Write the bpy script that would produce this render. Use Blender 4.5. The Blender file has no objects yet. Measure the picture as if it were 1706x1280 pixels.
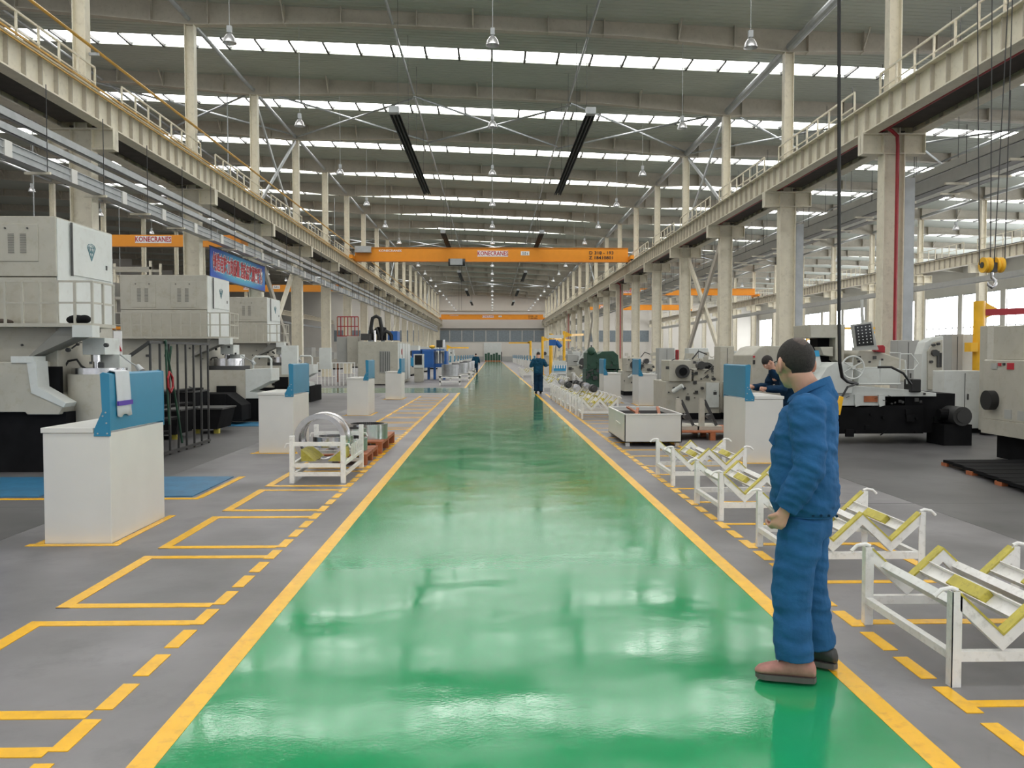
import bpy, bmesh, math, random
from mathutils import Vector, Matrix, noise
random.seed(7)
PI = math.pi
sc = bpy.context.scene
col = sc.collection

# ------------------------------------------------------------------ camera, light, exposure
F_PX, W_PX, H_PX, CAM_H = 1400.0, 1706.0, 1280.0, 1.63
YAW, PITCH = math.atan(33 / 1400), math.atan(50 / 1400)
cd = bpy.data.cameras.new('camera'); cam = bpy.data.objects.new('camera', cd); col.objects.link(cam)
cd.sensor_width = 36.0; cd.lens = F_PX / W_PX * 36.0; cd.clip_end = 600
cam.location = (0, 0, CAM_H); cam.rotation_euler = (PI / 2 - PITCH, 0, -YAW)
sc.camera = cam

SKY = 0.85         # overcast sky outside and beyond the open end of the hall
PANE = 7.6       # daylight coming through the translucent roof panes
SIDE = 6.5       # daylight in the side windows
world = bpy.data.worlds.new('overcast_sky'); sc.world = world; world.use_nodes = True
wb = world.node_tree.nodes['Background']
wb.inputs['Color'].default_value = (0.93, 0.97, 1.0, 1); wb.inputs['Strength'].default_value = SKY
sc.view_settings.view_transform = 'Standard'; sc.view_settings.look = 'None'
sc.view_settings.gamma = 1.0; sc.view_settings.exposure = 0.35
sc.view_settings.use_curve_mapping = False
sc.cycles.use_denoising = True
sc.cycles.max_bounces = 6; sc.cycles.diffuse_bounces = 4; sc.cycles.glossy_bounces = 3
sc.cycles.transmission_bounces = 2; sc.cycles.sample_clamp_indirect = 4.0
sc.cycles.caustics_reflective = False; sc.cycles.caustics_refractive = False
sc.cycles.use_light_tree = True

# ------------------------------------------------------------------ pixel -> world helpers (real places in the hall)
_f = Vector((math.sin(YAW) * math.cos(PITCH), math.cos(YAW) * math.cos(PITCH), -math.sin(PITCH)))
_r = Vector((math.cos(YAW), -math.sin(YAW), 0)); _u = _r.cross(_f)
def ray(px, py): return _f + _r * ((px - W_PX / 2) / F_PX) + _u * ((H_PX / 2 - py) / F_PX)
def at(px, py, Y):
    d = ray(px, py); p = d * (Y / d.y); return (p.x, p.z + CAM_H)      # x, z at distance Y
def onx(px, py, X):
    d = ray(px, py); p = d * (X / d.x); return (p.y, p.z + CAM_H)      # y, z on the plane x = X

# ------------------------------------------------------------------ materials
MATS = {}
def mat(name, c, rough=0.5, metal=0.0, var=0.12, scale=3.0, bump=0.0, bscale=40.0, emit=0.0, coat=0.0, dirt=None, dirt_amt=0.5, spec=0.5):
    m = bpy.data.materials.new(name); m.use_nodes = True; nt = m.node_tree; b = nt.nodes['Principled BSDF']
    b.inputs['Roughness'].default_value = rough; b.inputs['Metallic'].default_value = metal
    b.inputs['Coat Weight'].default_value = coat; b.inputs['Specular IOR Level'].default_value = spec
    tc = nt.nodes.new('ShaderNodeTexCoord'); geo = nt.nodes.new('ShaderNodeNewGeometry')
    n = nt.nodes.new('ShaderNodeTexNoise'); n.inputs['Scale'].default_value = scale; n.inputs['Detail'].default_value = 5
    nt.links.new(geo.outputs['Position'], n.inputs['Vector'])
    cr = nt.nodes.new('ShaderNodeValToRGB')
    cr.color_ramp.elements[0].position = 0.3; cr.color_ramp.elements[1].position = 0.7
    lo = tuple(max(0, x * (1 - var)) for x in c); hi = tuple(min(1, x * (1 + var)) for x in c)
    cr.color_ramp.elements[0].color = (*lo, 1); cr.color_ramp.elements[1].color = (*hi, 1)
    nt.links.new(n.outputs['Fac'], cr.inputs['Fac']); out = cr.outputs['Color']
    if dirt:
        n2 = nt.nodes.new('ShaderNodeTexNoise'); n2.inputs['Scale'].default_value = scale * 2.3; n2.inputs['Detail'].default_value = 8
        n2.inputs['Roughness'].default_value = 0.7
        nt.links.new(geo.outputs['Position'], n2.inputs['Vector'])
        r2 = nt.nodes.new('ShaderNodeValToRGB'); r2.color_ramp.elements[0].position = 0.52; r2.color_ramp.elements[1].position = 0.72
        r2.color_ramp.elements[0].color = (0, 0, 0, 1); r2.color_ramp.elements[1].color = (dirt_amt,) * 3 + (1,)
        nt.links.new(n2.outputs['Fac'], r2.inputs['Fac'])
        mx = nt.nodes.new('ShaderNodeMixRGB'); mx.inputs['Color2'].default_value = (*dirt, 1)
        nt.links.new(r2.outputs['Color'], mx.inputs['Fac']); nt.links.new(out, mx.inputs['Color1']); out = mx.outputs['Color']
    nt.links.new(out, b.inputs['Base Color'])
    if bump:
        n3 = nt.nodes.new('ShaderNodeTexNoise'); n3.inputs['Scale'].default_value = bscale; n3.inputs['Detail'].default_value = 3
        nt.links.new(geo.outputs['Position'], n3.inputs['Vector'])
        bp = nt.nodes.new('ShaderNodeBump'); bp.inputs['Strength'].default_value = bump; bp.inputs['Distance'].default_value = 0.01
        nt.links.new(n3.outputs['Fac'], bp.inputs['Height']); nt.links.new(bp.outputs['Normal'], b.inputs['Normal'])
    if emit:
        b.inputs['Emission Color'].default_value = (1, 1, 1, 1); b.inputs['Emission Strength'].default_value = emit
    MATS[name] = m; return m
def pane_mat(name, c, s):
    m = bpy.data.materials.new(name); m.use_nodes = True; nt = m.node_tree; nt.nodes.clear()
    o = nt.nodes.new('ShaderNodeOutputMaterial'); e = nt.nodes.new('ShaderNodeEmission')
    e.inputs['Color'].default_value = (*c, 1); e.inputs['Strength'].default_value = s
    nt.links.new(e.outputs[0], o.inputs[0]); MATS[name] = m; return m

concrete = mat('grey_floor_paint', (0.175, 0.168, 0.175), 0.42, var=0.42, scale=0.8, bump=0.08, bscale=8, dirt=(0.09, 0.088, 0.092), dirt_amt=0.5)
baym = mat('dark_bay_floor', (0.095, 0.092, 0.095), 0.42, var=0.35, scale=0.7, bump=0.08, bscale=8, dirt=(0.04, 0.04, 0.04), dirt_amt=0.6)  # darker floor tone around the machines
yellow = mat('yellow_line_paint', (0.88, 0.48, 0.015), 0.25, var=0.06, scale=6, dirt=(0.4, 0.2, 0.03), dirt_amt=0.4)
cream = mat('cream_steel_paint', (0.73, 0.68, 0.55), 0.5, var=0.06, dirt=(0.38, 0.33, 0.24), dirt_amt=0.4)
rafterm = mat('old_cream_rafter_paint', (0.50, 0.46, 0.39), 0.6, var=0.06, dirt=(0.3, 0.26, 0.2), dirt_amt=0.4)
roofm = mat('grey_green_roof_lining', (0.47, 0.50, 0.44), 0.6, var=0.05, scale=0.4)
wallm = mat('beige_wall_cladding', (0.60, 0.57, 0.52), 0.7, var=0.04, scale=0.3)
bandm = mat('blue_grey_louvre_band', (0.17, 0.20, 0.22), 0.6)
galv = mat('galvanised_steel', (0.40, 0.42, 0.43), 0.42, 0.4, var=0.1)
darksteel = mat('dark_steel', (0.055, 0.055, 0.055), 0.5, 0.3)
blackm = mat('black_oily_iron', (0.009, 0.009, 0.01), 0.7, var=0.3, spec=0.08)
soffm = mat('brown_shade_soffit', (0.05, 0.042, 0.035), 0.8, var=0.2)  # dark brown stands for the unlit underside of the walkway
heaterm = mat('black_heater_housing', (0.012, 0.012, 0.014), 0.6)
orange = mat('orange_crane_paint', (0.80, 0.29, 0.015), 0.4, var=0.03)
whitep = mat('white_sheet_paint', (0.66, 0.65, 0.62), 0.35, var=0.03)
rackw = mat('white_rack_paint', (0.82, 0.81, 0.79), 0.4, var=0.05, dirt=(0.4, 0.38, 0.34), dirt_amt=0.5, scale=9)
pad = mat('yellow_rubber_pad', (0.50, 0.43, 0.07), 0.6, var=0.15, scale=14, dirt=(0.2, 0.15, 0.05), dirt_amt=0.6)
blueps = mat('blue_console_paint', (0.02, 0.20, 0.35), 0.3, var=0.05)
mbeige = mat('beige_machine_paint', (0.44, 0.42, 0.36), 0.5, var=0.06, dirt=(0.3, 0.25, 0.15), dirt_amt=0.4)
mwhite = mat('pale_machine_paint', (0.60, 0.62, 0.60), 0.45, var=0.04, dirt=(0.4, 0.38, 0.32), dirt_amt=0.3)
mgrey = mat('grey_machine_paint', (0.38, 0.38, 0.36), 0.5, var=0.06)
mblue = mat('deep_blue_machine_paint', (0.01, 0.10, 0.36), 0.4)
mgreen = mat('dark_green_machine_paint', (0.015, 0.06, 0.035), 0.5, var=0.3)
chrome = mat('machined_steel', (0.58, 0.57, 0.58), 0.22, 1.0, var=0.1, scale=12)
rust = mat('orange_pallet_paint', (0.36, 0.11, 0.04), 0.6, var=0.25, scale=10, dirt=(0.1, 0.05, 0.03))
woodm = mat('dark_pallet_wood', (0.05, 0.035, 0.025), 0.8, var=0.3, scale=6)
platem = mat('blue_floor_plate_paint', (0.03, 0.15, 0.28), 0.4, var=0.15, scale=4, dirt=(0.02, 0.05, 0.08), dirt_amt=0.6)
redm = mat('red_pipe_paint', (0.33, 0.012, 0.02), 0.4)
ygold = mat('yellow_jib_paint', (0.85, 0.46, 0.02), 0.4)
gaspipe = mat('ochre_gas_pipe_paint', (0.55, 0.30, 0.03), 0.4)
glassd = mat('dark_screen_glass', (0.015, 0.016, 0.018), 0.15)
rubber = mat('black_rubber', (0.01, 0.01, 0.01), 0.55)
lampm = mat('lamp_aluminium', (0.62, 0.62, 0.63), 0.3, 0.6)
whitec = mat('white_print', (0.85, 0.85, 0.85), 0.5, var=0.0)
redc = mat('red_print', (0.45, 0.015, 0.03), 0.5, var=0.0)
blackc = mat('black_print', (0.02, 0.02, 0.02), 0.5, var=0.0)
purplec = mat('violet_towel_stripe', (0.10, 0.05, 0.35), 0.8)
towelm = mat('white_towel_cloth', (0.62, 0.64, 0.68), 0.9, var=0.05, bump=0.5, bscale=300)
denim = mat('blue_work_cloth', (0.022, 0.105, 0.255), 0.85, var=0.15, scale=7, bump=0.25, bscale=60, spec=0.2)
navy = mat('navy_work_cloth', (0.006, 0.028, 0.065), 0.85, var=0.2, scale=8, spec=0.2)
teal = mat('dark_teal_work_cloth', (0.008, 0.055, 0.105), 0.85, var=0.2, scale=8, spec=0.2)
skin = mat('skin', (0.58, 0.32, 0.23), 0.5, var=0.08, scale=14)
hairm = mat('black_cropped_hair', (0.022, 0.018, 0.016), 0.75, var=0.4, scale=80, bump=0.6, bscale=350)
scalp = mat('thin_hair_scalp', (0.075, 0.052, 0.043), 0.6, var=0.35, scale=90)
shoem = mat('dusty_pink_suede', (0.42, 0.20, 0.17), 0.8, var=0.15, scale=20)
solem = mat('grey_rubber_sole', (0.10, 0.09, 0.085), 0.7)
emblemc = mat('teal_emblem_print', (0.10, 0.22, 0.26), 0.5)
bluep = mat('blue_paper', (0.03, 0.30, 0.55), 0.4)
pane = pane_mat('daylit_roof_pane', (1.0, 0.99, 0.96), PANE)
spane = pane_mat('daylit_side_window', (0.95, 0.98, 1.0), SIDE)

def green_floor():
    m = bpy.data.materials.new('green_epoxy_coating'); m.use_nodes = True; nt = m.node_tree; b = nt.nodes['Principled BSDF']
    geo = nt.nodes.new('ShaderNodeNewGeometry')
    n = nt.nodes.new('ShaderNodeTexNoise'); n.inputs['Scale'].default_value = 0.9; n.inputs['Detail'].default_value = 6
    nt.links.new(geo.outputs['Position'], n.inputs['Vector'])
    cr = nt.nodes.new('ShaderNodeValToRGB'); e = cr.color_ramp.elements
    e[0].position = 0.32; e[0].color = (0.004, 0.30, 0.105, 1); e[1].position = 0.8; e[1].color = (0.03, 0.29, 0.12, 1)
    nt.links.new(n.outputs['Fac'], cr.inputs['Fac']); sx = nt.nodes.new('ShaderNodeSeparateXYZ'); nt.links.new(geo.outputs['Position'], sx.inputs['Vector'])      # grey of far floor reflections mixed into the green, growing with distance
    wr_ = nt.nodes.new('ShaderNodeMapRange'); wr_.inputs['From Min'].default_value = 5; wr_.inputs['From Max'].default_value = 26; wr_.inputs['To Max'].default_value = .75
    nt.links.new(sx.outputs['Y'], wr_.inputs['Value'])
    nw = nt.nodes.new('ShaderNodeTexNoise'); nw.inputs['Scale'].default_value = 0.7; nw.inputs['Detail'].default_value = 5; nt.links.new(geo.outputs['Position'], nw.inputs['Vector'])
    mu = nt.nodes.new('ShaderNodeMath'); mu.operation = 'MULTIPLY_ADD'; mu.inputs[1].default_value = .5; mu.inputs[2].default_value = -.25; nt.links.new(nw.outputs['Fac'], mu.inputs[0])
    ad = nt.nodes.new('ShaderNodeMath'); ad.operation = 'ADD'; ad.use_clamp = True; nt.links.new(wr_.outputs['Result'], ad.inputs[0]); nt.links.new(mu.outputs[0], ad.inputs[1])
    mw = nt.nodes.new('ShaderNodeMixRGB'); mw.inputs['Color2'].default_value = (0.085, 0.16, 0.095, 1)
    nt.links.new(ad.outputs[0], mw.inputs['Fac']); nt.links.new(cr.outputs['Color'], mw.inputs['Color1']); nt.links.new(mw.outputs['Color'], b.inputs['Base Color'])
    b.inputs['IOR'].default_value = 1.6
    n4 = nt.nodes.new('ShaderNodeTexNoise'); n4.inputs['Scale'].default_value = 1.4; n4.inputs['Detail'].default_value = 4
    nt.links.new(geo.outputs['Position'], n4.inputs['Vector'])
    mr = nt.nodes.new('ShaderNodeMapRange'); mr.inputs['From Min'].default_value = 0.35; mr.inputs['From Max'].default_value = 0.7
    mr.inputs['To Min'].default_value = 0.06; mr.inputs['To Max'].default_value = 0.17
    nt.links.new(n4.outputs['Fac'], mr.inputs['Value']); nt.links.new(mr.outputs['Result'], b.inputs['Roughness'])
    n2 = nt.nodes.new('ShaderNodeTexNoise'); n2.inputs['Scale'].default_value = 1.6; n2.inputs['Detail'].default_value = 2
    n3 = nt.nodes.new('ShaderNodeTexNoise'); n3.inputs['Scale'].default_value = 60; n3.inputs['Detail'].default_value = 2
    nt.links.new(geo.outputs['Position'], n2.inputs['Vector']); nt.links.new(geo.outputs['Position'], n3.inputs['Vector'])
    b1 = nt.nodes.new('ShaderNodeBump'); b1.inputs['Strength'].default_value = 0.5; b1.inputs['Distance'].default_value = 0.008
    b2 = nt.nodes.new('ShaderNodeBump'); b2.inputs['Strength'].default_value = 0.10; b2.inputs['Distance'].default_value = 0.002
    nt.links.new(n2.outputs['Fac'], b1.inputs['Height']); nt.links.new(n3.outputs['Fac'], b2.inputs['Height'])
    nt.links.new(b1.outputs['Normal'], b2.inputs['Normal']); nt.links.new(b2.outputs['Normal'], b.inputs['Normal'])
    return m
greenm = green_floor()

def banner_mat():
    m = bpy.data.materials.new('printed_blue_banner'); m.use_nodes = True; nt = m.node_tree; b = nt.nodes['Principled BSDF']
    tc = nt.nodes.new('ShaderNodeTexCoord'); g = nt.nodes.new('ShaderNodeTexGradient'); g.gradient_type = 'SPHERICAL'
    mp = nt.nodes.new('ShaderNodeMapping'); mp.inputs['Location'].default_value = (0, -0.52 * 1.7, -0.75)
    mp.inputs['Scale'].default_value = (0.0, 1.7, 1.5)
    nt.links.new(tc.outputs['Generated'], mp.inputs['Vector']); nt.links.new(mp.outputs['Vector'], g.inputs['Vector'])
    cr = nt.nodes.new('ShaderNodeValToRGB'); e = cr.color_ramp.elements
    e[0].position = 0.05; e[0].color = (0.01, 0.07, 0.42, 1); e[1].position = 0.6; e[1].color = (0.10, 0.50, 0.62, 1)
    nt.links.new(g.outputs['Fac'], cr.inputs['Fac']); nt.links.new(cr.outputs['Color'], b.inputs['Base Color'])
    b.inputs['Roughness'].default_value = 0.5
    return m
bannerm = banner_mat()
louvm = mat('louvre_and_shade_grey', (0.20, 0.195, 0.175), 0.6)
drumm = mat('dull_turned_steel', (0.36, 0.36, 0.37), 0.38, 0.9, var=0.1, scale=8)

# ------------------------------------------------------------------ mesh builder
ORG = {}
class MB:
    def __init__(s): s.v = []; s.f = []
    def _add(s, vs, fs):
        o = len(s.v); s.v += [tuple(p) for p in vs]; s.f += [tuple(o + i for i in f) for f in fs]; return s
    def box(s, x0, x1, y0, y1, z0, z1):
        if x1 < x0: x0, x1 = x1, x0
        if y1 < y0: y0, y1 = y1, y0
        if z1 < z0: z0, z1 = z1, z0
        return s._add([(x0, y0, z0), (x1, y0, z0), (x1, y1, z0), (x0, y1, z0), (x0, y0, z1), (x1, y0, z1), (x1, y1, z1), (x0, y1, z1)],
                      [(0, 3, 2, 1), (4, 5, 6, 7), (0, 1, 5, 4), (1, 2, 6, 5), (2, 3, 7, 6), (3, 0, 4, 7)])
    def bar(s, p, q, w, h=None, up=(0, 0, 1)):                       # rectangular bar between two points
        h = h or w; p = Vector(p); q = Vector(q); d = (q - p).normalized(); up = Vector(up)
        if abs(d.dot(up)) > 0.99: up = Vector((0, 1, 0))
        a = d.cross(up).normalized() * (w / 2); b = a.cross(d).normalized() * (h / 2)
        vs = [c + sx * a + sy * b for c in (p, q) for sx, sy in ((-1, -1), (1, -1), (1, 1), (-1, 1))]
        return s._add(vs, [(0, 1, 2, 3), (7, 6, 5, 4), (0, 4, 5, 1), (1, 5, 6, 2), (2, 6, 7, 3), (3, 7, 4, 0)])
    def cyl(s, p, q, r, n=10, r2=None):
        r2 = r if r2 is None else r2; p = Vector(p); q = Vector(q); d = (q - p).normalized()
        up = Vector((0, 0, 1)) if abs(d.z) < 0.95 else Vector((0, 1, 0))
        a = d.cross(up).normalized(); b = a.cross(d)
        vs = [p + (a * math.cos(2 * PI * i / n) + b * math.sin(2 * PI * i / n)) * r for i in range(n)]
        vs += [q + (a * math.cos(2 * PI * i / n) + b * math.sin(2 * PI * i / n)) * r2 for i in range(n)]
        fs = [(i, i + n, (i + 1) % n + n, (i + 1) % n) for i in range(n)]
        return s._add(vs, fs + [tuple(range(n)), tuple(range(2 * n - 1, n - 1, -1))])
    def tube(s, pts, r, n=8):
        pts = [Vector(p) for p in pts]; rings = []; o = len(s.v); prev = None
        rr = r if isinstance(r, (list, tuple)) else [r] * len(pts)
        for i, p in enumerate(pts):
            d = (pts[min(i + 1, len(pts) - 1)] - pts[max(i - 1, 0)]).normalized()
            if prev is None:
                up = Vector((0, 0, 1)) if abs(d.z) < 0.9 else Vector((0, 1, 0)); a = d.cross(up).normalized()
            else: a = (prev - d * prev.dot(d)).normalized()
            prev = a; b = d.cross(a)
            s.v += [tuple(p + (a * math.cos(2 * PI * k / n) + b * math.sin(2 * PI * k / n)) * rr[i]) for k in range(n)]
        m = len(pts)
        for i in range(m - 1):
            for k in range(n):
                s.f.append((o + i * n + k, o + i * n + (k + 1) % n, o + (i + 1) * n + (k + 1) % n, o + (i + 1) * n + k))
        s.f.append(tuple(o + k for k in range(n - 1, -1, -1))); s.f.append(tuple(o + (m - 1) * n + k for k in range(n)))
        return s
    def lathe(s, prof, c=(0, 0, 0), n=24, axis='z'):                 # prof: (r, h) pairs, closed loop when it returns to its start
        o = len(s.v); m = len(prof)
        for r, h in prof:
            for k in range(n):
                a = 2 * PI * k / n; x, y, z = r * math.cos(a), r * math.sin(a), h
                if axis == 'y': x, y, z = r * math.cos(a), h, r * math.sin(a)
                if axis == 'x': x, y, z = h, r * math.cos(a), r * math.sin(a)
                s.v.append((c[0] + x, c[1] + y, c[2] + z))
        for i in range(m - 1):
            for k in range(n):
                s.f.append((o + i * n + k, o + i * n + (k + 1) % n, o + (i + 1) * n + (k + 1) % n, o + (i + 1) * n + k))
        return s
    def ring(s, c, ri, ro, h, n=32, axis='z'):
        return s.lathe([(ri, -h / 2), (ro, -h / 2), (ro, h / 2), (ri, h / 2), (ri, -h / 2)], c, n, axis)
    def prism(s, pts, a0, a1, plane='xz'):                           # polygon in a plane, extruded a0..a1 along the third axis
        n = len(pts)
        def P(p, a): return {'xz': (p[0], a, p[1]), 'yz': (a, p[0], p[1]), 'xy': (p[0], p[1], a)}[plane]
        vs = [P(p, a0) for p in pts] + [P(p, a1) for p in pts]
        return s._add(vs, [(i, (i + 1) % n, (i + 1) % n + n, i + n) for i in range(n)] + [tuple(range(n - 1, -1, -1)), tuple(range(n, 2 * n))])
    def ell(s, c, rx, ry, rz, n=16, m=10, rot=None):
        o = len(s.v)
        for i in range(m + 1):
            t = PI * i / m
            for k in range(n):
                a = 2 * PI * k / n
                p = Vector((rx * math.sin(t) * math.cos(a), ry * math.sin(t) * math.sin(a), rz * math.cos(t)))
                if rot: p = rot @ p
                s.v.append((c[0] + p.x, c[1] + p.y, c[2] + p.z))
        for i in range(m):
            for k in range(n):
                s.f.append((o + i * n + k, o + (i + 1) * n + k, o + (i + 1) * n + (k + 1) % n, o + i * n + (k + 1) % n))
        return s
    def loft(s, rings):                                              # closed rings of equal length, capped
        o = len(s.v); n = len(rings[0])
        for r in rings: s.v += [tuple(p) for p in r]
        for i in range(len(rings) - 1):
            for k in range(n):
                s.f.append((o + i * n + k, o + i * n + (k + 1) % n, o + (i + 1) * n + (k + 1) % n, o + (i + 1) * n + k))
        s.f.append(tuple(o + k for k in range(n - 1, -1, -1))); s.f.append(tuple(o + (len(rings) - 1) * n + k for k in range(n)))
        return s
    def px(s, pts, Y, d):                                            # polygon read at distance Y, extruded d away
        return s.prism([at(x, y, Y) for x, y in pts], Y, Y + d)
    def bpx(s, x0, x1, y0, y1, Y, d):                                # box from pixel corners at distance Y
        a = at(x0, y0, Y); b = at(x1, y1, Y); return s.box(a[0], b[0], Y, Y + d, b[1], a[1])
    def build(s, name, m, parent=None, smooth=False, bevel=0.0, stuff=False, fix=True):
        o = ORG.get(parent.name, (0, 0, 0)) if parent else (0, 0, 0)
        me = bpy.data.meshes.new(name)
        me.from_pydata([(x - o[0], y - o[1], z - o[2]) for x, y, z in s.v], [], s.f); me.materials.append(m)
        if fix:
            bm = bmesh.new(); bm.from_mesh(me); bmesh.ops.recalc_face_normals(bm, faces=bm.faces)
            bm.to_mesh(me); bm.free()
        if smooth:
            for p in me.polygons: p.use_smooth = True
            me.set_sharp_from_angle(angle=math.radians(40))
        ob = bpy.data.objects.new(name, me); col.objects.link(ob)
        if parent: ob.parent = parent; ORG[ob.name] = o
        if bevel:
            b = ob.modifiers.new('bevel', 'BEVEL'); b.width = bevel; b.segments = 2; b.limit_method = 'ANGLE'
        if stuff: ob['kind'] = 'stuff'
        return ob
def tag(o, label, cat, group=None):
    o['label'] = label; o['category'] = cat
    if group: o['group'] = group
    return o
def thing(name, label, cat, loc=(0, 0, 0), group=None):
    o = bpy.data.objects.new(name, None); col.objects.link(o); o.location = loc; o.empty_display_size = 0.2
    ORG[o.name] = tuple(loc); return tag(o, label, cat, group)
def copy_tree(o, loc=None, label=None, parent=None):
    c = o.copy(); col.objects.link(c)
    if parent: c.parent = parent
    if loc is not None: c.location = loc
    if label: c['label'] = label
    for ch in list(o.children): copy_tree(ch, parent=c)
    return c
def struct(name, mb, m, parent=None, **k):
    o = mb.build(name, m, parent, **k); o['kind'] = 'structure' if not parent else o.get('kind', 'structure'); return o
def text_mesh(body, size, extrude=0.004, offset=0.0):
    cu = bpy.data.curves.new('t', 'FONT'); cu.body = body; cu.size = size; cu.extrude = extrude; cu.offset = offset
    cu.align_x = 'CENTER'; cu.align_y = 'CENTER'; cu.resolution_u = 2
    o = bpy.data.objects.new('t', cu); col.objects.link(o); bpy.context.view_layer.update()
    me = bpy.data.meshes.new_from_object(o.evaluated_get(bpy.context.evaluated_depsgraph_get()))
    bpy.data.objects.remove(o); bpy.data.curves.remove(cu); return me
def text(name, body, size, m, loc, rot, parent, sx=1.0, offset=0.0):
    me = text_mesh(body, size, 0.004, offset); me.materials.clear(); me.materials.append(m)
    o = bpy.data.objects.new(name, me); col.objects.link(o); o.parent = parent
    g = ORG.get(parent.name, (0, 0, 0)); o.location = tuple(loc[i] - g[i] for i in range(3)); o.rotation_euler = rot; o.scale = (sx, 1, 1); return o
ORD = ['first', 'second', 'third', 'fourth', 'fifth', 'sixth', 'seventh', 'eighth', 'ninth', 'tenth', 'eleventh', 'twelfth', 'thirteenth',
       'fourteenth', 'fifteenth', 'sixteenth', 'seventeenth', 'eighteenth', 'nineteenth', 'twentieth', 'twenty-first']
Y0, BAY, NB = 25.2, 9.0, 19
COLY = [Y0 + BAY * k for k in range(NB)]
YB, YE = -20.0, 188.5

# ------------------------------------------------------------------ floor and its paint
floor = struct('floor', MB().box(-60, 60, YB, YE, -0.2, 0), concrete)
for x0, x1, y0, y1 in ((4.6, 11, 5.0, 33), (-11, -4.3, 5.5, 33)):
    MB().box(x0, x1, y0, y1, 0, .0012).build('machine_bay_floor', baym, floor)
def part(name, mb, m, p, **k): return mb.build(name, m, p, **k)
T = 0.004
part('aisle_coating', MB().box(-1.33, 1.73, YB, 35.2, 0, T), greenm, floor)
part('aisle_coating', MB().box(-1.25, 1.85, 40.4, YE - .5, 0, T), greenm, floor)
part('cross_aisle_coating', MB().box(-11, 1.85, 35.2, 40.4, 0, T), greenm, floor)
for x0, x1 in ((-1.44, -1.33), (1.73, 1.84)):
    part('edge_line', MB().box(x0, x1, YB, 35.2, 0, T * 1.5), yellow, floor)
for x0, x1 in ((-1.36, -1.25), (1.85, 1.96)):
    part('edge_line', MB().box(x0, x1, 40.4, 170, 0, T * 1.5), yellow, floor)
d0 = MB().box(-1.82, -1.74, 0, .30, 0, T).build('lane_dash', yellow, floor)
first = True
def dash(x, y):
    global first
    o = d0 if first else d0.copy()
    if not first: col.objects.link(o); o.parent = floor
    first = False
    o.location = (x, y, 0)
y = 2.62
while y < 34.5:
    dash(0, y); dash(3.97, y - .13); y += 0.405
for yy in [2.08, 3.74, 5.40, 7.05, 8.72, 10.34, 11.98, 13.6, 15.2, 16.85, 18.5, 20.1, 21.7, 23.3, 24.9, 26.5, 28.1, 29.7, 31.3]:
    b = MB().box(-2.80, -1.82, yy, yy + .085, 0, T).box(-2.80, -1.82, yy + 1.30, yy + 1.385, 0, T).box(-2.80, -2.71, yy, yy + 1.385, 0, T + .0005)
    part('bay_line', b, yellow, floor)
for yy in [1.8, 3.84, 5.93, 7.98, 10.1, 12.15, 14.2, 16.3, 18.4, 20.5, 22.6, 24.7, 26.8, 28.9, 31.0]:
    b = MB().box(2.23, 3.34, yy - .07, yy, 0, T).box(2.23, 3.34, yy + 1.12, yy + 1.2, 0, T).box(3.26, 3.34, yy, yy + 1.12, 0, T + .0005)
    part('bay_line', b, yellow, floor)
for cx, cy in ((-3.84, 7.25), (-3.84, 13.88), (-3.84, 22.35), (-3.84, 30.3), (3.78, 12.45), (3.72, 27.7), (4.64, 26.4)):
    part('cabinet_line', MB().box(cx - .12, cx + .66, cy - .09, cy - .01, 0, T).box(cx - .08, cx - .01, cy, cy + 1.2, 0, T).box(cx + .58, cx + .65, cy, cy + 1.25, 0, T), yellow, floor)
for x0, x1, y0, y1 in ((-5.1, -3.42, 9.62, 11.15), (-6.9, -5.16, 9.62, 11.15), (-8.8, -6.95, 9.62, 11.15), (-6.9, -4.9, 19.0, 20.1)):
    part('blue_cover_plate', MB().box(x0, x1, y0, y1, 0, .012), platem, floor)
part('plate_border_line', MB().box(-8.9, -3.3, 9.45, 9.54, 0, T).box(-3.36, -3.28, 9.54, 11.2, 0, T), yellow, floor)
for yy in (9.0, 18.0, 27.0, 36.0):
    part('floor_joint', MB().box(3.6, 40, yy, yy + .012, 0, .0015).box(-40, -3.9, yy, yy + .012, 0, .0015), darksteel, floor)

# ------------------------------------------------------------------ walls
we = struct('wall_end', MB().box(-60, 60, YE, YE + .4, 0, 18), wallm)
part('louvre_band', MB().box(-11.6, 11.6, YE - .12, YE, 4.4, 6.9), bandm, we)
part('louvre_band', MB().box(12.6, 35.2, YE - .12, YE, 4.4, 6.9), bandm, we)
part('louvre_band', MB().box(-35.2, -12.6, YE - .12, YE, 4.4, 6.9), bandm, we)
for x in [-9.5 + 2.7 * i for i in range(8)]:
    part('louvre_mullion', MB().box(x - .06, x + .06, YE - .2, YE - .12, 4.4, 6.9), wallm, we)
part('wall_rail', MB().box(-11.6, 11.6, YE - .3, YE - .1, 7.15, 7.35), darksteel, we)
part('wall_rail', MB().box(-11.6, 11.6, YE - .25, YE - .1, 11.2, 11.4), rafterm, we)
part('dado_band', MB().box(-11.6, 11.6, YE - .1, YE, 0, 1.1), mgrey, we)
dr = struct('door_1', MB().box(-1.9, 2.1, YE - .22, YE, 0, 4.2), whitep)
part('door_leaf', MB().box(-1.8, .07, YE - .27, YE - .22, 0, 4.1), mwhite, dr)
part('door_leaf', MB().box(.13, 2.0, YE - .27, YE - .22, 0, 4.1), mwhite, dr)
wl = struct('wall_left', MB().box(-60.3, -60, YB, YE, 0, 18), wallm)
wr = MB(); wr.box(60, 60.3, YB, YE, 0, 1.2); wr.box(60, 60.3, YB, YE, 9.2, 16)
for k in range(-5, NB): wr.box(59.7, 60.3, Y0 + BAY * k - .5, Y0 + BAY * k + .5, 1.2, 9.2)
wr = struct('wall_right', wr, wallm)
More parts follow.
